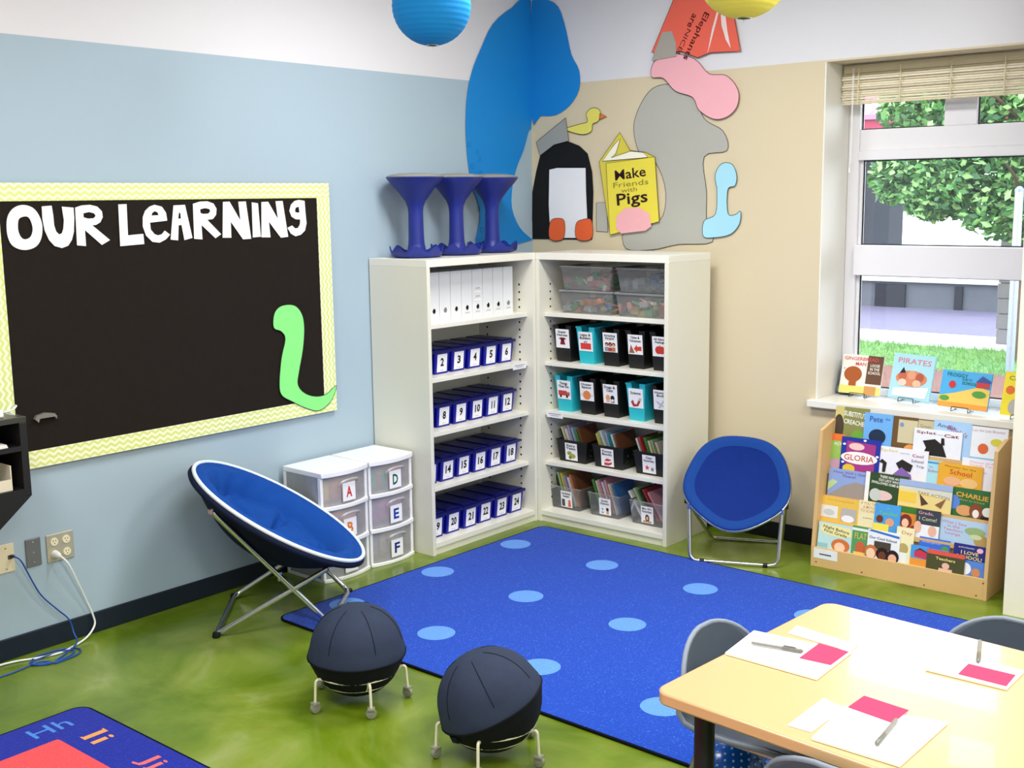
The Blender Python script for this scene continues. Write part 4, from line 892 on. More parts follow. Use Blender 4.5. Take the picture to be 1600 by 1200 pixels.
# ------------------------------------------------------------------ display rack with picture books
RKX0, RKX1 = 2.122, 3.02
M_rack = mat('#dcb57c', .45, .4, 0, .06, 3, name='maple_laminate'); M_rack_side = M_rack
rk = thing('book_rack', 'maple display rack full of picture books under the window', 'book rack', (RKX0, 0, 0))
prof = [(-.335,0),(-.335,.105),(-.272,.715),(-.13,.75),(-.05,.75),(-.05,0)]
for x in (0, RKX1-RKX0-.018): MB().prism(prof, lambda a, b, d: (d, a, b), x, x+.018).build('side_panel', M_rack, rk, bevel=.001, fix=True)
MB().box(.018, RKX1-RKX0-.018, -.335, -.320, 0, .105).build('front_board', M_rack, rk, bevel=.0015)
MB().box(.018, RKX1-RKX0-.018, -.062, -.052, .02, .76).build('back_panel', M_rack, rk)
def ROW(r): return -.312+.045*(4-r), .10+.128*(4-r)
for r in range(5):
    Y, zb = ROW(r); MB().box(.018, RKX1-RKX0-.018, Y-.021, Y+.03, zb-.012, zb).build('ledge', M_rack, rk)
    MB().hexa([(.018,Y+.022,zb),(RKX1-RKX0-.018,Y+.022,zb),(RKX1-RKX0-.018,Y+.028,zb),(.018,Y+.028,zb)], [(.018,Y+.040,zb+.12),(RKX1-RKX0-.018,Y+.040,zb+.12),(RKX1-RKX0-.018,Y+.046,zb+.12),(.018,Y+.046,zb+.12)]).build('tier_back', M_rack, rk)
    if r < 4: MB().box(.018, RKX1-RKX0-.018, Y-.024, Y-.021, zb-.012, zb+.012).build('lip', M_rack, rk)
for x, z in ((.03,.025),(.28,.018),(.60,.018),(.85,.018),(.02,.09),(.88,.085)): MB().lathe([(.0,0),(.004,.0005),(.0045,0)], 10).xf(plane_m((x,-.3352,z),(1,0,0),(0,0,1))).build('screw', mat('#6a5a44', .5, .5, .3, .05, 30), rk)
ncd = MB().box(.016, .146, -.3365, -.335, .048, .100).build('name_card', ink('#eef1f6'), rk)
prints('scribble', ncd, .13, .052, [('p',[(.25+.05*k, .5+(.1 if k % 2 else -.08)) for k in range(11)]+[(.75-.05*k, .42+(.1 if k % 2 == 0 else -.08)) for k in range(11)],'#8fa3c4')], plane_m((.016,-.3365,.048),(1,0,0),(0,0,1)))
Y_ = '#'
COV = {
'substitute':('olive picture book titled Substitute Creacher','#8a8a4e',[('r',0,0,.26,1,'#cfc27a'),('e',.12,.45,.16,.35,'#4a3f33'),('t','SUBSTITUTE',.62,.82,.72,.13,'#f4f2e4',.02,-.08),('t','CREACHER',.62,.62,.70,.12,'#f4f2e4',.02,-.08),('e',.72,.25,.2,.2,'#6ea83a')]),
'pete':('light blue picture book titled Pete','#6fb0ea',[('t','Pete',.42,.84,.46,.15,'#3a4fa0',.012),('t','the',.82,.87,.16,.06,'#3a4fa0',.0),('e',.5,.38,.3,.2,'#20304a'),('r',.4,.0,.6,.3,'#20304a')]),
'cork':('brown picture book with a pale note on its cover','#6e4f28',[('r',0,0,.1,1,'#d9a45e'),('r',.3,.3,1,.92,'#d2c7a0'),('e',.42,.78,.08,.06,'#7f92c4'),('e',.8,.12,.24,.16,'#e8a25a')]),
'tan':('tan picture book half hidden behind other covers','#c9bd97',[('t','Green',.5,.84,.6,.1,'#8a8465',.0),('e',.4,.5,.1,.05,'#a79f7c')]),
'amelia':('pale blue picture book titled Amelia Bedelia','#a9cdef',[('t','Amelia',.34,.86,.5,.1,'#5a5f8a',.008,-.1),("t","Bedelia's",.64,.76,.56,.12,'#a65a86',.008,-.35)]),
'bloomer':('white picture book with an orange fish shape at the right of the top row','#eef0f2',[('t','Leo the Late Bloomer',.5,.9,.86,.07,'#c58a9a',.0),('e',.38,.42,.14,.14,'#dd6a3a'),('e',.72,.62,.16,.1,'#dcd04a'),('e',.85,.5,.1,.1,'#dcd04a'),('r',0,0,1,.18,'#8fc4e6')]),
'splat':('large white picture book titled Splat the Cat','#eceef4',[('t','Splat',.26,.86,.42,.12,'#8a2f3a',.014),('t','the',.55,.84,.1,.04,'#8a8a94',.0),('t','Cat',.78,.84,.3,.11,'#8a2f3a',.014),('p',[(.2,.58),(.45,.68),(.62,.5),(.72,.1),(.22,.1),(.28,.35)],'#23211d'),('p',[(.58,.5),(.66,.5),(.64,.74),(.58,.74)],'#23211d')]),
'alligator':('narrow green picture book with an orange top band','#9cc65e',[('r',0,.82,1,1,'#e8763a'),('t','ACK',.6,.74,.6,.08,'#f4f6ea',.01),('e',.5,.2,.4,.14,'#c9a0b8')]),
'gloria':('purple picture book with starry border titled Gloria','#1f2f9a',[('p',[(.14,.06),(.88,.06),(.88,.86),(.14,.9)],'#a63a86'),('e',.48,.45,.47,.17,'#f3efec'),('t','GLORIA',.48,.45,.76,.16,'#c8473a',.01),('e',.24,.14,.16,.12,'#e4c23a'),('e',.4,.76,.2,.1,'#f1c6c0'),('e',.08,.8,.04,.03,'#f4f4f8'),('e',.6,.95,.04,.03,'#f4f4f8'),('e',.94,.55,.04,.03,'#f4f4f8'),('e',.08,.3,.04,.03,'#f4f4f8')]),
'trip':('white picture book titled Splat and the Cool School Trip','#eeecf3',[('t','Splat',.22,.88,.36,.12,'#e3cf7a',.016),('t','and the',.54,.85,.18,.04,'#8a8a94',.0),('t','Cool',.80,.82,.22,.09,'#b24a5a',.01),('t','School',.8,.66,.24,.09,'#6a6a78',.006),('t','Trip',.86,.5,.16,.09,'#6a6a78',.006),('p',[(.38,.52),(.5,.66),(.72,.52),(.68,.3),(.45,.36)],'#2a2722'),('p',[(.3,.1),(.5,.42),(.7,.22),(.72,.05)],'#8a66b4'),('p',[(.04,.5),(.1,.6),(.2,.5),(.18,.2),(.12,.2),(.12,.46)],'#2a2722')]),
'backschool':('narrow light blue picture book with red lettering','#a8dcea',[('t','to',.3,.74,.2,.07,'#c85a6a',.004),('t','School',.55,.58,.8,.11,'#c85a6a',.006),('r',0,.88,1,.95,'#4a9ac4')]),
'please':('white picture book with faint pink lettering at the right edge','#f1eef2',[('t','Please and\nThank You',.55,.85,.7,.16,'#d8a8b8',.0),('t','book',.6,.6,.3,.05,'#d8a8b8',.0)]),
'orange':('orange picture book titled School on the second row','#e8aa2c',[('t','Monster for the',.5,.86,.7,.06,'#5a3a1a',.0,-.05),('t','School',.52,.66,.5,.2,'#c8382a',.006,-.05),('e',.34,.3,.2,.18,'#e9b088'),('e',.72,.28,.2,.2,'#edc07a')]),
'how':('blue grey picture book with a big grey hill shape','#8fa6d8',[('p',[(0,0),(1,0),(1,.55),(.7,.62),(.4,.45),(.15,.2)],'#a09488'),('p',[(0,.2),(.25,.55),(.1,.62),(0,.5)],'#b9d49a'),('t','How Will I Get\nThere?',.52,.84,.8,.2,'#7a5fa0',.004)]),
'lady':('dark green picture book titled There Was an Old Lady','#2f4a22',[('t','THERE WAS AN\nOLD LADY WHO\nSWALLOWED SOME BOOKS',.55,.78,.8,.3,'#f4f2e4',.012,-.06),('e',.4,.3,.26,.16,'#e9c4bc'),('e',.26,.3,.14,.2,'#c9ccc0'),('r',0,0,.1,1,'#f0eee6')]),
'action':('wide pale yellow picture book with a long-eared animal shape','#d9d8c8',[('p',[(0,.0),(1,0),(1,.5),(0,.72)],'#ecd58a'),('r',0,.25,.34,.6,'#f0c94a'),('t','TAKE ACTION',.66,.6,.6,.11,'#b08a4a',.0,-.06),('p',[(.4,.6),(.58,.3),(.45,.2)],'#5a4030'),('p',[(.9,.55),(.7,.3),(.82,.2)],'#8a6244'),('r',0,.8,1,1,'#9fb4d8')]),
'charlie':('green picture book titled Charlie with dog-coloured shapes','#2f6a34',[('t','CHARLIE',.5,.76,.78,.16,'#e8a83a',.02,-.05),('t','Goes to School',.5,.6,.6,.06,'#c9b46a',.0,-.05),('e',.06,.5,.16,.24,'#5a86d0'),('e',.34,.26,.2,.18,'#dca066'),('e',.62,.28,.16,.26,'#8a4a2a'),('e',.62,.2,.08,.14,'#f0ece4'),('e',.9,.3,.13,.16,'#f0ece4'),('r',.75,0,1,.15,'#3a2418')]),
'yellow':('golden yellow picture book with two window pictures','#ecc04e',[('t','The Kissing Hand',.5,.88,.66,.08,'#d09a2e',.0),('r',.02,.2,.46,.66,'#e8e6dc'),('r',.54,.15,.92,.64,'#b9b2ac'),('e',.24,.4,.14,.12,'#c9ccc9'),('e',.72,.25,.16,.14,'#f0eef0')]),
'mouse':('cream picture book titled If You Take a Mouse to School','#f0e2b4',[('t','IF YOU TAKE\nA MOUSE\nTO SCHOOL',.55,.78,.9,.36,'#c88a5a',.004),('t','author',.5,.4,.5,.05,'#8a8466',.0)]),
'teacher':('bright blue picture book titled My Teacher','#4a9ee0',[('t','My',.55,.84,.16,.08,'#6ad0a0',.004),('t','Teacher',.55,.68,.76,.12,'#7ad06a',.008),('e',.22,.46,.14,.13,'#6a3a28'),('e',.62,.38,.17,.15,'#e0a078'),('r',.0,.0,.6,.3,'#ecdf5a')]),
'redhair':('orange and green picture book on the fourth row','#e08a2c',[('r',0,.78,1,1,'#3f7a2a'),('e',.42,.5,.3,.24,'#7a3020'),('e',.4,.44,.17,.15,'#f0c4a4'),('r',.1,.1,.7,.3,'#d2504a'),('e',.85,.28,.2,.12,'#8a3a24')]),
'grade':('dark grey picture book titled Grade, I Come','#3c3f46',[('r',0,0,1,.5,'#f0eef0'),('t','Grade,',.4,.88,.64,.12,'#d8a8b8',.008),('t','I Come!',.5,.70,.74,.12,'#c9d2a8',.008),('e',.72,.32,.18,.18,'#eab69a'),('e',.1,.4,.16,.2,'#eab69a')]),
'lounge':('wide pale blue picture book titled What I Saw in the Teachers Lounge','#b4cfe6',[('t','What I Saw\nin the\nTeachers\nLounge',.3,.62,.5,.56,'#d07a9a',.004,-.05),('e',.72,.62,.2,.16,'#9ab07a'),('e',.85,.3,.14,.24,'#b89a5a'),('e',.74,.42,.12,.1,'#c9d8a0')]),
'night':('pale yellow and aqua picture book titled Night Before First Grade','#bfe0e0',[('p',[(.1,.95),(.9,.9),(.96,.6),(.7,.5),(.2,.55),(.05,.7)],'#f0e6a4'),('t','Night Before\nFirst Grade',.5,.72,.74,.26,'#2a2a30',.01,-.12),('e',.66,.2,.26,.26,'#d2743c'),('e',.64,.14,.15,.18,'#f2cdb0'),('r',0,0,.3,.2,'#8fc4c8')]),
'flats':('green picture book with yellow lettering on the front row','#5a9a5e',[('r',0,.84,1,.93,'#e9efe6'),('t','FLATS',.55,.66,.8,.22,'#d8c45a',.006),('e',.5,.26,.26,.22,'#c8643c'),('r',.15,0,.8,.1,'#eec06a')]),
'cool':('white picture book titled Our Cool School with three heads','#eceff5',[('p',[(.02,.94),(.1,1),(.98,.9),(.98,.82)],'#3a6fc4'),('t','Our Cool School',.48,.72,.86,.09,'#2a2f4a',.012,-.03),('r',.22,.34,.74,.62,'#4a4238'),('e',.14,.22,.2,.24,'#c9763a'),('e',.5,.2,.2,.22,'#2c1a16'),('e',.82,.16,.2,.24,'#2a1a20'),('e',.14,.16,.14,.18,'#f2cdb0'),('e',.5,.14,.12,.15,'#6a3a28'),('e',.82,.1,.13,.16,'#e8b090')]),
'day':('narrow cream picture book titled Day on the front row','#f2e9b8',[('t','Day',.6,.84,.6,.12,'#d27a6a',.004),('e',.45,.4,.3,.16,'#b8a264'),('r',.1,.0,.7,.3,'#e6ece8')]),
'strip':('low blue picture book with a green corner on the front row','#3f6fd0',[('t','kindergarten',.4,.84,.6,.08,'#b8b4f0',.008),('e',.85,.7,.12,.1,'#5a9a4a'),('r',0,.5,1,.66,'#9a8ad8')]),
'barn':('small picture book with a red barn shape on blue','#4a9ae0',[('p',[(.2,.45),(.2,.68),(.5,.84),(.9,.72),(.9,.4)],'#c83a50'),('p',[(.15,.68),(.5,.9),(.95,.74),(.9,.7),(.5,.82)],'#4a2a4a'),('r',0,0,1,.38,'#e8963a')]),
'teachers':('olive green picture book titled Teachers with a red top band','#4a4a24',[('r',0,.8,1,1,'#e0584a'),('t','Teachers',.5,.62,.52,.14,'#e8d88a',.02,-.03),('e',.52,.3,.1,.16,'#e8b8a4'),('r',.34,.0,.7,.16,'#e8b8a4')]),
'love':('purple blue picture book titled I Love School','#2a2a7a',[('r',0,0,1,.5,'#5a86d4'),('t','scholastic',.4,.9,.5,.05,'#dfe0f4',.004),('e',.82,.86,.1,.08,'#f0b8cc'),('t','I LOVE\nSCHOOL!',.5,.66,.8,.26,'#ecd97a',.018,-.03),('e',.4,.22,.2,.2,'#eef0f6'),('e',.75,.14,.14,.14,'#c98a5a')]),
}
rowname = ['top', 'second', 'third', 'fourth', 'front']
for row, key, x0, x1, zt, dy in RB:
    lab, colr, items = COV[key]; Y, zb = ROW(row); w = x1-x0; hh = (zt-zb)/.989; th = .007 if w < .12 else .006
    t = thing('picture_book', lab, 'book', (0,0,0), 0, 'picture books on the rack')
    cv = book_parts(t, w, hh, th, colr)
    prints('cover_print', cv, w, hh, items, plane_m((0,-th,0),(1,0,0),(0,0,1)))
    t.matrix_world = Matrix.Translation((x0, Y+dy, zb+.001)) @ Matrix.Rotation(-math.atan(.15), 4, 'X')

# ------------------------------------------------------------------ books and easels on the sill
SZ = WZ0
SILL = [
 (2.01, .20, .238, .215, -.06, '#eceae2', 'white and brown book titled Gingerbread Man on a wire easel', [('r',.62,.28,1,1,'#6a4a38'),('t','GINGERBREAD',.46,.9,.84,.09,'#d24a4a',.012),('t','MAN',.46,.77,.26,.09,'#d24a4a',.012),('t','LOOSE\nIN THE\nSCHOOL',.81,.66,.3,.26,'#f2eee6',.014),('r',0,0,1,.2,'#e8dc7a'),('e',.3,.5,.22,.2,'#a85a2c'),('r',.22,.2,.4,.4,'#a85a2c'),('r',.62,.0,.9,.22,'#d29a5a')]),
 (2.285, .215, .245, .24, -.20, '#aee0ee', 'light blue book titled Pirates on a wire easel', [('t','PIRATES',.52,.84,.8,.12,'#d8788a',.008,-.03),('e',.5,.46,.38,.18,'#d88a6a'),('e',.28,.5,.1,.1,'#c86a52'),('e',.5,.54,.1,.1,'#e0a080'),('e',.7,.5,.1,.1,'#b8604a'),('p',[(.2,.56),(.35,.58),(.28,.7)],'#2a2a30'),('p',[(.1,.05),(.9,.05),(.95,.3),(.1,.22)],'#f4f1f0'),('e',.3,.36,.1,.08,'#f0d4c4'),('e',.65,.36,.1,.08,'#e8c0a4')]),
 (2.595, .10, .265, .19, -.16, '#4fb0e8', 'wide blue and yellow book titled Froggy Goes to School on an easel', [('p',[(0,0),(1,0),(1,.55),(.78,.62),(.3,.4),(0,.3)],'#f0cf6a'),('r',0,0,1,.14,'#f0a44a'),('t','FROGGY',.32,.88,.42,.1,'#1f6a4a',.012,-.03),('t','GOES TO',.52,.78,.2,.06,'#1f6a4a',.01,-.03),('t','SCHOOL',.58,.68,.3,.08,'#1f6a4a',.012,-.03),('e',.24,.62,.07,.1,'#d23a3a'),('p',[(.72,.6),(.72,.74),(.84,.86),(.98,.76),(.98,.6)],'#c84a4a'),('p',[(.7,.74),(.82,.92),(1,.8),(1,.74)],'#4a5a9a'),('e',.8,.42,.14,.09,'#5aa04a'),('e',.12,.24,.1,.07,'#5aa04a')]),
 (2.925, .035, .22, .215, -.12, '#f6e02c', 'yellow book on an easel, partly behind the pillar', [('t','Colors',.35,.84,.5,.1,'#4a7a3a',.006,-.1),('e',.16,.58,.1,.1,'#e8763a'),('e',.3,.2,.14,.18,'#b8b4b0')]),
]
for x, y, w, h, yaw, colr, lab, items in SILL:
    t = thing('picture_book', lab, 'book', (0,0,0), 0, 'books standing on the window sill')
    cv = book_parts(t, w, h, .009, colr); prints('cover_print', cv, w, h, items, plane_m((0,-.009,0),(1,0,0),(0,0,1)))
    Mz = Matrix.Translation((x, y, SZ+.016)) @ Matrix.Rotation(yaw, 4, 'Z'); t.matrix_world = Mz @ Matrix.Rotation(-.24, 4, 'X')
    e = thing('wire_easel', 'thin black wire easel holding the '+lab.split(' on ')[0].split(',')[0], 'easel', (0,0,0), 0, 'wire easels'); e.matrix_world = Mz @ Matrix.Translation((w/2, 0, -.016))
    ft = MB(); ft.tube(bend([(-.045,.03,.006),(-.045,-.034,.004),(-.045,-.026,.026),(.045,-.026,.026),(.045,-.034,.004),(.045,.03,.006)], .006), .002, 6); ft.build('front_hook', M_black, e, 60)
    MB().tube(bend([(-.04,.0,.006),(-.03,.058,.17),(.03,.058,.17),(.04,.0,.006)], .01), .002, 6).build('back_wire', M_black, e, 60)
    MB().tube([(0,.058,.17),(0,.088,.004)], .002, 6).build('rear_leg', M_black, e, 60)
pl = MB(); 
def lump(c, r, sx=1, sy=1, sz=1, seed=0):
    n = 14; s = 18; vs = []
    for i in range(n+1):
        ph = -PI/2+PI*i/n
        for k in range(s):
            th = 2*PI*k/s; f = 1+.10*math.sin(3*th+seed)*math.cos(2*ph)+.07*math.sin(5*ph+2*th+seed)
            vs.append((c[0]+r*sx*f*math.cos(ph)*math.cos(th), c[1]+r*sy*f*math.cos(ph)*math.sin(th), c[2]+r*sz*f*math.sin(ph)))
    pl.add(vs, [(i*s+k, i*s+(k+1) % s, (i+1)*s+(k+1) % s, (i+1)*s+k) for i in range(n) for k in range(s)])
lump((0,0,.05), .055, .9, .9, .9, 1); lump((.005,.0,.13), .048, .95, .9, .95, 2.2); lump((-.02,-.03,.03), .03, 1, 1, 1, .4); lump((.03,.02,.165), .022, 1, 1, 1.3, 3)
po = pl.build('plush_toy', mat('#6f8294', .95, .1, 0, .25, 22, .5, 120), None, 179, loc=(2.03, .262, SZ)); tag(po, 'small grey blue cloth toy behind the gingerbread book on the sill', 'toy')

# ------------------------------------------------------------------ table
TB = thing('classroom_table', 'maple topped table at the lower right with papers on it', 'table', (3.095, -3.34, 0), math.radians(-4.0))
M_top = mat('#d9b07e', .22, .6, 0, .03, 3, coat=.25, name='maple_table_top'); M_tedge = mat('#cf9f66', .4, .4, 0, .04, 6, name='maple_edge')
tp = MB(); poly = rrect(0, 1.55, 0, .93, .045); tp.prism(poly, lambda a, b, d: (a, b, d), .584, .62)
tp.build('table_top', M_top, TB, 40, .006)
MB().box(.10, 1.45, .10, .83, .545, .584).build('apron', mat('#1a1a1c', .5, .4, 0, .05, 10), TB)
for x, y in ((.10,.10),(1.45,.10),(.10,.83),(1.45,.83)):
    lg = MB(); lg.lathe([(.034,.03),(.034,.33),(.028,.34),(.028,.56)], 16, (x, y, 0)); lg.build('leg', mat('#151517', .4, .5, .2, .05, 20), TB, 40)
    MB().lathe([(.0,0),(.03,.002),(.036,.012),(.036,.03),(.0,.03)], 16, (x, y, 0)).build('glide', M_black, TB, 40)
TZ = .6206
def sheet(name, label, cat, quad, z0, z1, col, group, extra=None):
    cx = sum(q[0] for q in quad)/len(quad); cy = sum(q[1] for q in quad)/len(quad)
    t = thing(name, label, cat, (cx, cy, z0), 0, group); ql = [(a-cx, b-cy) for a, b in quad]
    MB().prism(ql, lambda a, b, d: (a, b, d), 0, z1-z0).build('sheet', mat(col, .7, .2, 0, .01, 8), t, fix=True)
    if extra:
        for k in range(extra): MB().prism([(a*1.004+.002*k, b*1.004-.002*k) for a, b in ql], lambda a, b, d: (a, b, d), -.0012*(k+1)-.0002, -.0012*k-.0002).build('page', mat('#f2ecd0', .7, .2, 0, .02, 8), t, fix=True)
    return t
sheet('paper_booklet', 'white booklet on the table nearest the left chair', 'booklet', T_bookA, TZ+.0035, TZ+.006, '#fafafa', 'booklets on the table', 2)
sheet('paper_booklet', 'white booklet at the right edge of the table', 'booklet', T_bookB, TZ+.0035, TZ+.006, '#fafafa', 'booklets on the table', 2)
sheet('paper_booklet', 'white booklet at the front of the table', 'booklet', T_bookC, TZ+.0035, TZ+.006, '#fafafa', 'booklets on the table', 2)
for q, d in ((T_pinkA, 'left'), (T_pinkB, 'right'), (T_pinkC, 'front')):
    sheet('pink_note', 'pink paper note on the %s white booklet' % d, 'note', q, TZ+.0065, TZ+.0075, '#d03f68', 'pink notes')
for q, d in ((T_cardA, 'behind the left booklet'), (T_cardC, 'left of the front booklet')):
    c = sheet('name_strip', 'white paper name strip '+d, 'card', q, TZ+.0002, TZ+.0016, '#fbfbfb', 'white name strips')
for q, d in ((T_penA, 'left'), (T_penB, 'right'), (T_penC, 'front')):
    a, b = Vector((*q[0], TZ+.0135)), Vector((*q[1], TZ+.0135)); t = thing('marker_pen', 'grey pen lying on the %s white booklet' % d, 'pen', a, 0, 'pens on the table'); v = b-a
    MB().tube([Vector(), v*.60], .0055, 8).build('barrel', mat('#8e8d88', .35, .5, .1, .05, 30), t, 40); MB().tube([v*.60, v*.97, v], [.006, .006, .003], 8).build('cap', mat('#7a7974', .35, .5, .1, .05, 30), t, 40)
    MB().tube([v*.62+Vector((0,0,.0075)), v*.86+Vector((0,0,.0075))], .0015, 5).build('clip', M_chrome, t, 40)

# ------------------------------------------------------------------ shell chairs
M_shell = mat('#4d5768', .5, .4, 0, .05, 14, .1, 300, name='blue_grey_shell'); M_leg = mat('#b9bcc2', .3, .5, 1, .05, 20)
def shell_chair(label, loc, rz):
    t = thing('school_chair', label, 'chair', loc, rz, 'shell chairs at the table')
    P = [(-.20,.318,.17),(-.185,.332,.19),(-.10,.338,.205),(.0,.332,.21),(.10,.330,.21),(.155,.345,.212)]+[(.185+.041*((z-.385)/.205)**.7, z, .216*math.sqrt(max(.0, 1-max(0, (z-.42)/.176)**2.2))) for z in (.386,.42,.45,.48,.505,.53,.55,.567,.58,.589,.594)]
    n = 14; vs = []; m = MB()
    for i, (y, z, w) in enumerate(P):
        b = max(0, (z-.35)/.24)
        for k in range(n+1):
            u = -1+2*k/n; vs.append((w*u, y-.05*(w*u/.216)**2*min(1, b*1.6), z+.02*u*u*max(0, min(1, (.40-z)/.06))))
    m.add(vs, [(i*(n+1)+k, i*(n+1)+k+1, (i+1)*(n+1)+k+1, (i+1)*(n+1)+k) for i in range(len(P)-1) for k in range(n)])
    o = m.build('seat_shell', M_shell, t, 60); s = o.modifiers.new('solid', 'SOLIDIFY'); s.thickness = .014; s.offset = 0
    rim = [Vector(vs[i*(n+1)]) for i in range(len(P))]+[Vector(vs[(len(P)-1)*(n+1)+k]) for k in range(1, n)]+[Vector(vs[i*(n+1)+n]) for i in range(len(P)-1, -1, -1)]
    MB().tube(rim, .0085, 7).build('rim_edge', mat('#8791a2', .5, .4, 0, .04, 14), t, 60)
    for sx in (-1, 1):
        for sy, ty in ((-.14,-.19),(.12,.21)):
            lg = MB().tube([(sx*.15, sy, .325), (sx*.19, ty, .012)], .011, 8).build('leg', M_leg, t, 50); MB().lathe([(.010,0),(.015,.002),(.015,.02),(.011,.022)], 10, (sx*.19, ty, 0)).build('glide', M_black, lg, 40)
    MB().tube([(-.15,-.14,.318),(-.15,.12,.318)], .009, 7).build('seat_rail', M_leg, t, 50); MB().tube([(.15,-.14,.318),(.15,.12,.318)], .009, 7).build('seat_rail', M_leg, t, 50)
shell_chair('blue grey shell chair at the left end of the table', (3.15, -2.79, 0), PI/2-.05)
shell_chair('blue grey shell chair on the far side of the table near the pillar', (3.66, -2.38, 0), -.05)
shell_chair('blue grey shell chair tucked under the near side of the table', (3.64, -3.178, 0), PI-.06)
bb = thing('textured_ball', 'blue ball with dotted upper half on the floor under the table', 'ball', (3.0, -2.74, 0))
MB().lathe([(.0001,.002)]+[(.118*math.cos(a), .12+.118*math.sin(a)) for a in [-PI/2+.12+k*(PI-.24)/20 for k in range(21)]]+[(.0001,.238)], 36, cap=False).build('ball_body', mat('#0e4fa8', .2, .5, 0, .08, 12), bb, 179)
db = MB()
for i in range(7):
    ph = .15+i*.17; nn = int(30*math.cos(ph))
    for k in range(nn):
        th = 2*PI*(k+.5*(i % 2))/nn; c = Vector((math.cos(ph)*math.cos(th), math.cos(ph)*math.sin(th), math.sin(ph)))
        s = len(db.v); db.lathe([(.0045,0),(.003,.003),(.0005,.004)], 6, cap=False); q = c.to_track_quat('Z', 'Y').to_matrix().to_4x4(); db.xf(Matrix.Translation(c*.118+Vector((0,0,.12))) @ q, s)
dbo = db.build('dots', mat('#8fb4e0', .3, .5, 0, .05, 12), bb, 60); dbo['kind'] = 'stuff'

# ------------------------------------------------------------------ wall plates and cords
def plate(label, cy, cz, w, h, m):
    t = thing('wall_plate', label, 'wall plate', (0, cy, cz)); MB().box(.0005, .007, -w/2, w/2, -h/2, h/2).build('plate', m, t, bevel=.003); return t
o4 = plate('steel wall plate with four cream sockets, white plug in one', -3.332, .437, .125, .125, mat('#cbc5b0', .4, .5, .5, .06, 20))
M_sock = mat('#f0e8c8', .4, .4, 0, .03, 20)
for sy in (-1, 1):
    for sz in (-1, 1):
        s = MB(); s.lathe([(.0,.004),(.0175,.004),(.018,0)], 20, cap=False); s.xf(plane_m((.007, sy*.028, sz*.028), (0,1,0), (0,0,1))); so = s.build('socket', M_sock, o4, 50)
        for dy, hh in ((-.006,.008),(.006,.007)): MB().box(.0112, .0116, sy*.028+dy-.0012, sy*.028+dy+.0012, sz*.028+.001, sz*.028+.001+hh).build('slot', M_hole, so)
        MB().lathe([(.0,.0004),(.0025,.0002),(.0025,0)], 8, cap=False).xf(plane_m((.0112, sy*.028, sz*.028-.007), (0,1,0), (0,0,1))).build('slot', M_hole, so)
o2 = plate('narrow grey wall plate between the two cream ones', -3.455, .440, .068, .125, mat('#7d7f82', .4, .5, .4, .06, 20))
for z in (-.045, .0, .045): MB().lathe([(.0,.003),(.004,.002),(.004,0)], 10, cap=False).xf(plane_m((.007, 0, z), (0,1,0), (0,0,1))).build('screw', M_chrome, o2, 40)
o1 = plate('cream wall plate with a network jack at the left edge', -3.578, .443, .075, .125, mat('#e2d8b8', .4, .4, 0, .03, 20))
MB().box(.007, .0085, .008, .026, -.006, .012).build('jack', mat('#5a5648', .5, .4, 0, .05, 20), o1)
for z in (-.045, .045): MB().lathe([(.0,.003),(.004,.002),(.004,0)], 10, cap=False).xf(plane_m((.007, 0, z), (0,1,0), (0,0,1))).build('screw', M_chrome, o1, 40)
wc = thing('power_cord', 'white power cord running from the four-way socket to the floor', 'cord', (0, -3.36, 0))
L_ = lambda x, y, z: (x, y+3.36, z)
MB().tube([L_(.008,-3.36,.409), L_(.03,-3.36,.409), L_(.045,-3.355,.405)], [.016,.015,.006], 10).build('plug', M_white_pl, wc, 50)
MB().tube(path3([L_(.045,-3.355,.405), L_(.07,-3.335,.37), L_(.055,-3.29,.27), L_(.035,-3.245,.17), L_(.03,-3.215,.09), L_(.035,-3.215,.045), L_(.06,-3.27,.012), L_(.10,-3.36,.006), L_(.12,-3.43,.006), L_(.10,-3.52,.006), L_(.06,-3.60,.006), L_(.045,-3.70,.006), L_(.05,-3.85,.006)], 6), .0045, 7).build('cable', M_white_pl, wc, 60)
ec = thing('network_cord', 'blue network cord hanging from the left plate and coiled on the floor', 'cord', (0, -3.56, 0))
E_ = lambda x, y, z: (x, y+3.56, z)
M_cab = mat('#1f4fa6', .45, .4, 0, .1, 20)
MB().box(.008, .028, .0, .012, .444, .456).build('connector', mat('#2a2f52', .4, .4, 0, .05, 20), ec, bevel=.002)
pts = [E_(.028,-3.554,.45), E_(.05,-3.535,.43), E_(.04,-3.49,.33), E_(.035,-3.45,.25), E_(.035,-3.385,.17), E_(.035,-3.335,.11), E_(.05,-3.325,.05), E_(.10,-3.345,.012)]
for k in range(26):
    a = 1.9-k*.5; pts.append(E_(.15+(.055+.02*math.sin(k*.24))*math.sin(a), -3.47+(.10+.015*math.sin(k*.3))*math.cos(a)+.0*k, .006+.0036*(k//13)))
pts += [E_(.15,-3.55,.008), E_(.165,-3.65,.006), E_(.17,-3.75,.006), E_(.2,-3.9,.006)]
MB().tube(path3(pts, 5), .0036, 6).build('cable', M_cab, ec, 60)

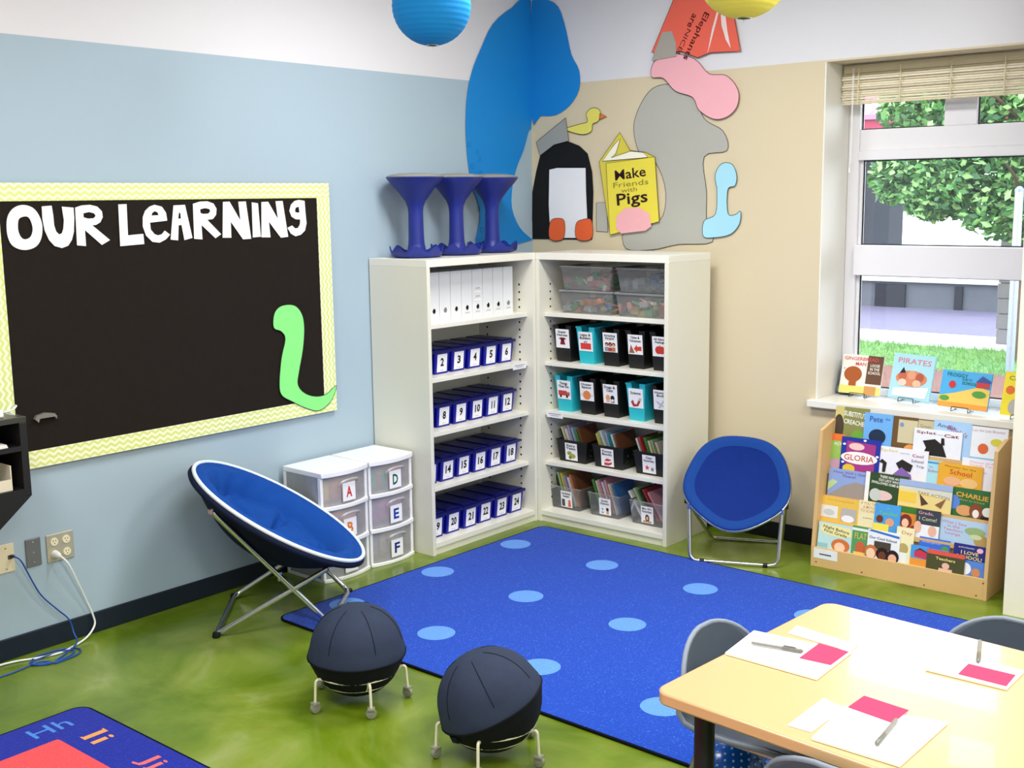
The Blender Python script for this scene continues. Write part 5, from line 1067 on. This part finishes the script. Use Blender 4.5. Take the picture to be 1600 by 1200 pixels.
# ------------------------------------------------------------------ black wall organiser at the left edge
og = thing('wall_organizer', 'black wall-mounted organizer shelf at the left edge', 'shelf', (0, -3.59, .56))
def OB(y0, y1, z0, z1, x0=.004, x1=.30): return MB().box(x0, x1, y0, y1, z0-.56, z1-.56)
M_org = mat('#141417', .4, .5, 0, .1, 12, name='black_laminate')
OB(-.75, 0, 1.068, 1.092).build('top', mat('#3a3a36', .3, .5, 0, .08, 12), og, bevel=.002); OB(-.03, 0, .77, 1.068).build('end_panel', M_org, og, bevel=.002)  # lighter top colour paints in the light reflecting off the black surface
OB(-.72, -.03, .955, .975).build('shelf', M_org, og); OB(-.72, -.03, .77, .80).build('bottom', M_org, og); OB(-.72, -.03, .80, 1.068, .004, .014).build('back', M_org, og); OB(-.75, -.72, .77, 1.068).build('end_panel', M_org, og)
MB().prism([(0,.21),(-.26,0),(-.75,0),(-.75,.21)], lambda a, b, d: (d, a, b), .004, .30).build('bracket', M_org, og, fix=True)
ps = thing('paper_stack', 'white papers lying on the upper shelf of the black organizer', 'papers', (.17, -3.72, .9755))
for k in range(3): MB().box(-.11, .125-.004*k, -.1, .05, .004*k, .004*k+.0035).build('sheet', ink('#e6e4e0'), ps)
cb = thing('card_box', 'cream cardboard tray on the lower shelf of the black organizer', 'box', (.16, -3.72, .8005))
for a, b, c, d, h in ((-.12,.125,.055,.06,.10),(-.12,.125,-.1,-.095,.07),(-.125,-.12,-.1,.06,.07),(.12,.125,-.1,.055,.045),(-.12,.12,-.095,.055,.004)): MB().box(a, b, c, d, 0, h).build('tray_side', mat('#d8d2bc', .7, .2, 0, .05, 10), cb)
ad = thing('cable_adapter', 'white adapter with a looped cable on top of the black organizer', 'adapter', (.22, -3.70, 1.0925))
MB().box(-.045, .045, -.05, .04, 0, .03).build('block', M_white_pl, ad, bevel=.006)
MB().tube(path3([(.0,.04,.012),(.03,.075,.02),(.02,.105,.035),(-.01,.10,.03),(.0,.07,.008),(.04,.085,.005)], 5), .003, 6).build('cable', M_white_pl, ad, 60)
hk = thing('clear_hook', 'small clear plastic holder stuck low on the black board', 'hook', (.0245, -3.37, 1.01))
MB().prism([(-.05,.012),(-.04,.026),(0,.034),(.04,.026),(.05,.012),(.047,.0),(.04,.012),(-.028,.012),(-.034,-.004)], lambda a, b, d: (d, a, b), .0, .018).build('holder', mat('#7d7a74', .25, .5, 0, .1, 15), hk, fix=True)

# ------------------------------------------------------------------ paper lanterns
def lantern(label, c, R, col):
    t = thing('paper_lantern', label, 'lantern', (c[0], c[1], c[2]-R), 0, 'paper lanterns'); prof = []; n = 96
    for i in range(n+1):
        ph = -PI/2+.16+(PI-.32)*i/n; sc = 1-.012*abs(math.sin(ph*22)); prof.append((R*math.cos(ph)*sc, R+R*math.sin(ph)*.98))
    MB().lathe(prof, 56, cap=False).build('paper_shade', mat(col, .7, .2, 0, .05, 5), t, 179)
    for s in (-1, 1): MB().tube([(R*.16*math.cos(a), R*.16*math.sin(a), R+s*R*.97) for a in [2*PI*k/20 for k in range(20)]], .0018, 5, True).build('wire_ring', M_chrome, t, 60)
    MB().tube([(0,0,R+R*.97),(0,0,CEIL-c[2]+R)], .0015, 5).build('cord', M_white_pl, t); MB().tube([(0,0,.01),(.002,0,-.012)], .0012, 5).build('wire_end', M_chrome, t)
    MB().tube([(-R*.16,0,R*1.97),(R*.16,0,R*1.97)], .0018, 5).build('cross_wire', M_chrome, t)
lantern('blue paper lantern hanging near the top of the blue wall', (1.47, -2.43, 2.664), .154, '#1a8fe0')
lantern('yellow paper lantern hanging in front of the red paper book', (2.64, -2.09, 2.69), .165, '#fdf06a')  # yellow lightened to stand in for light within the shade
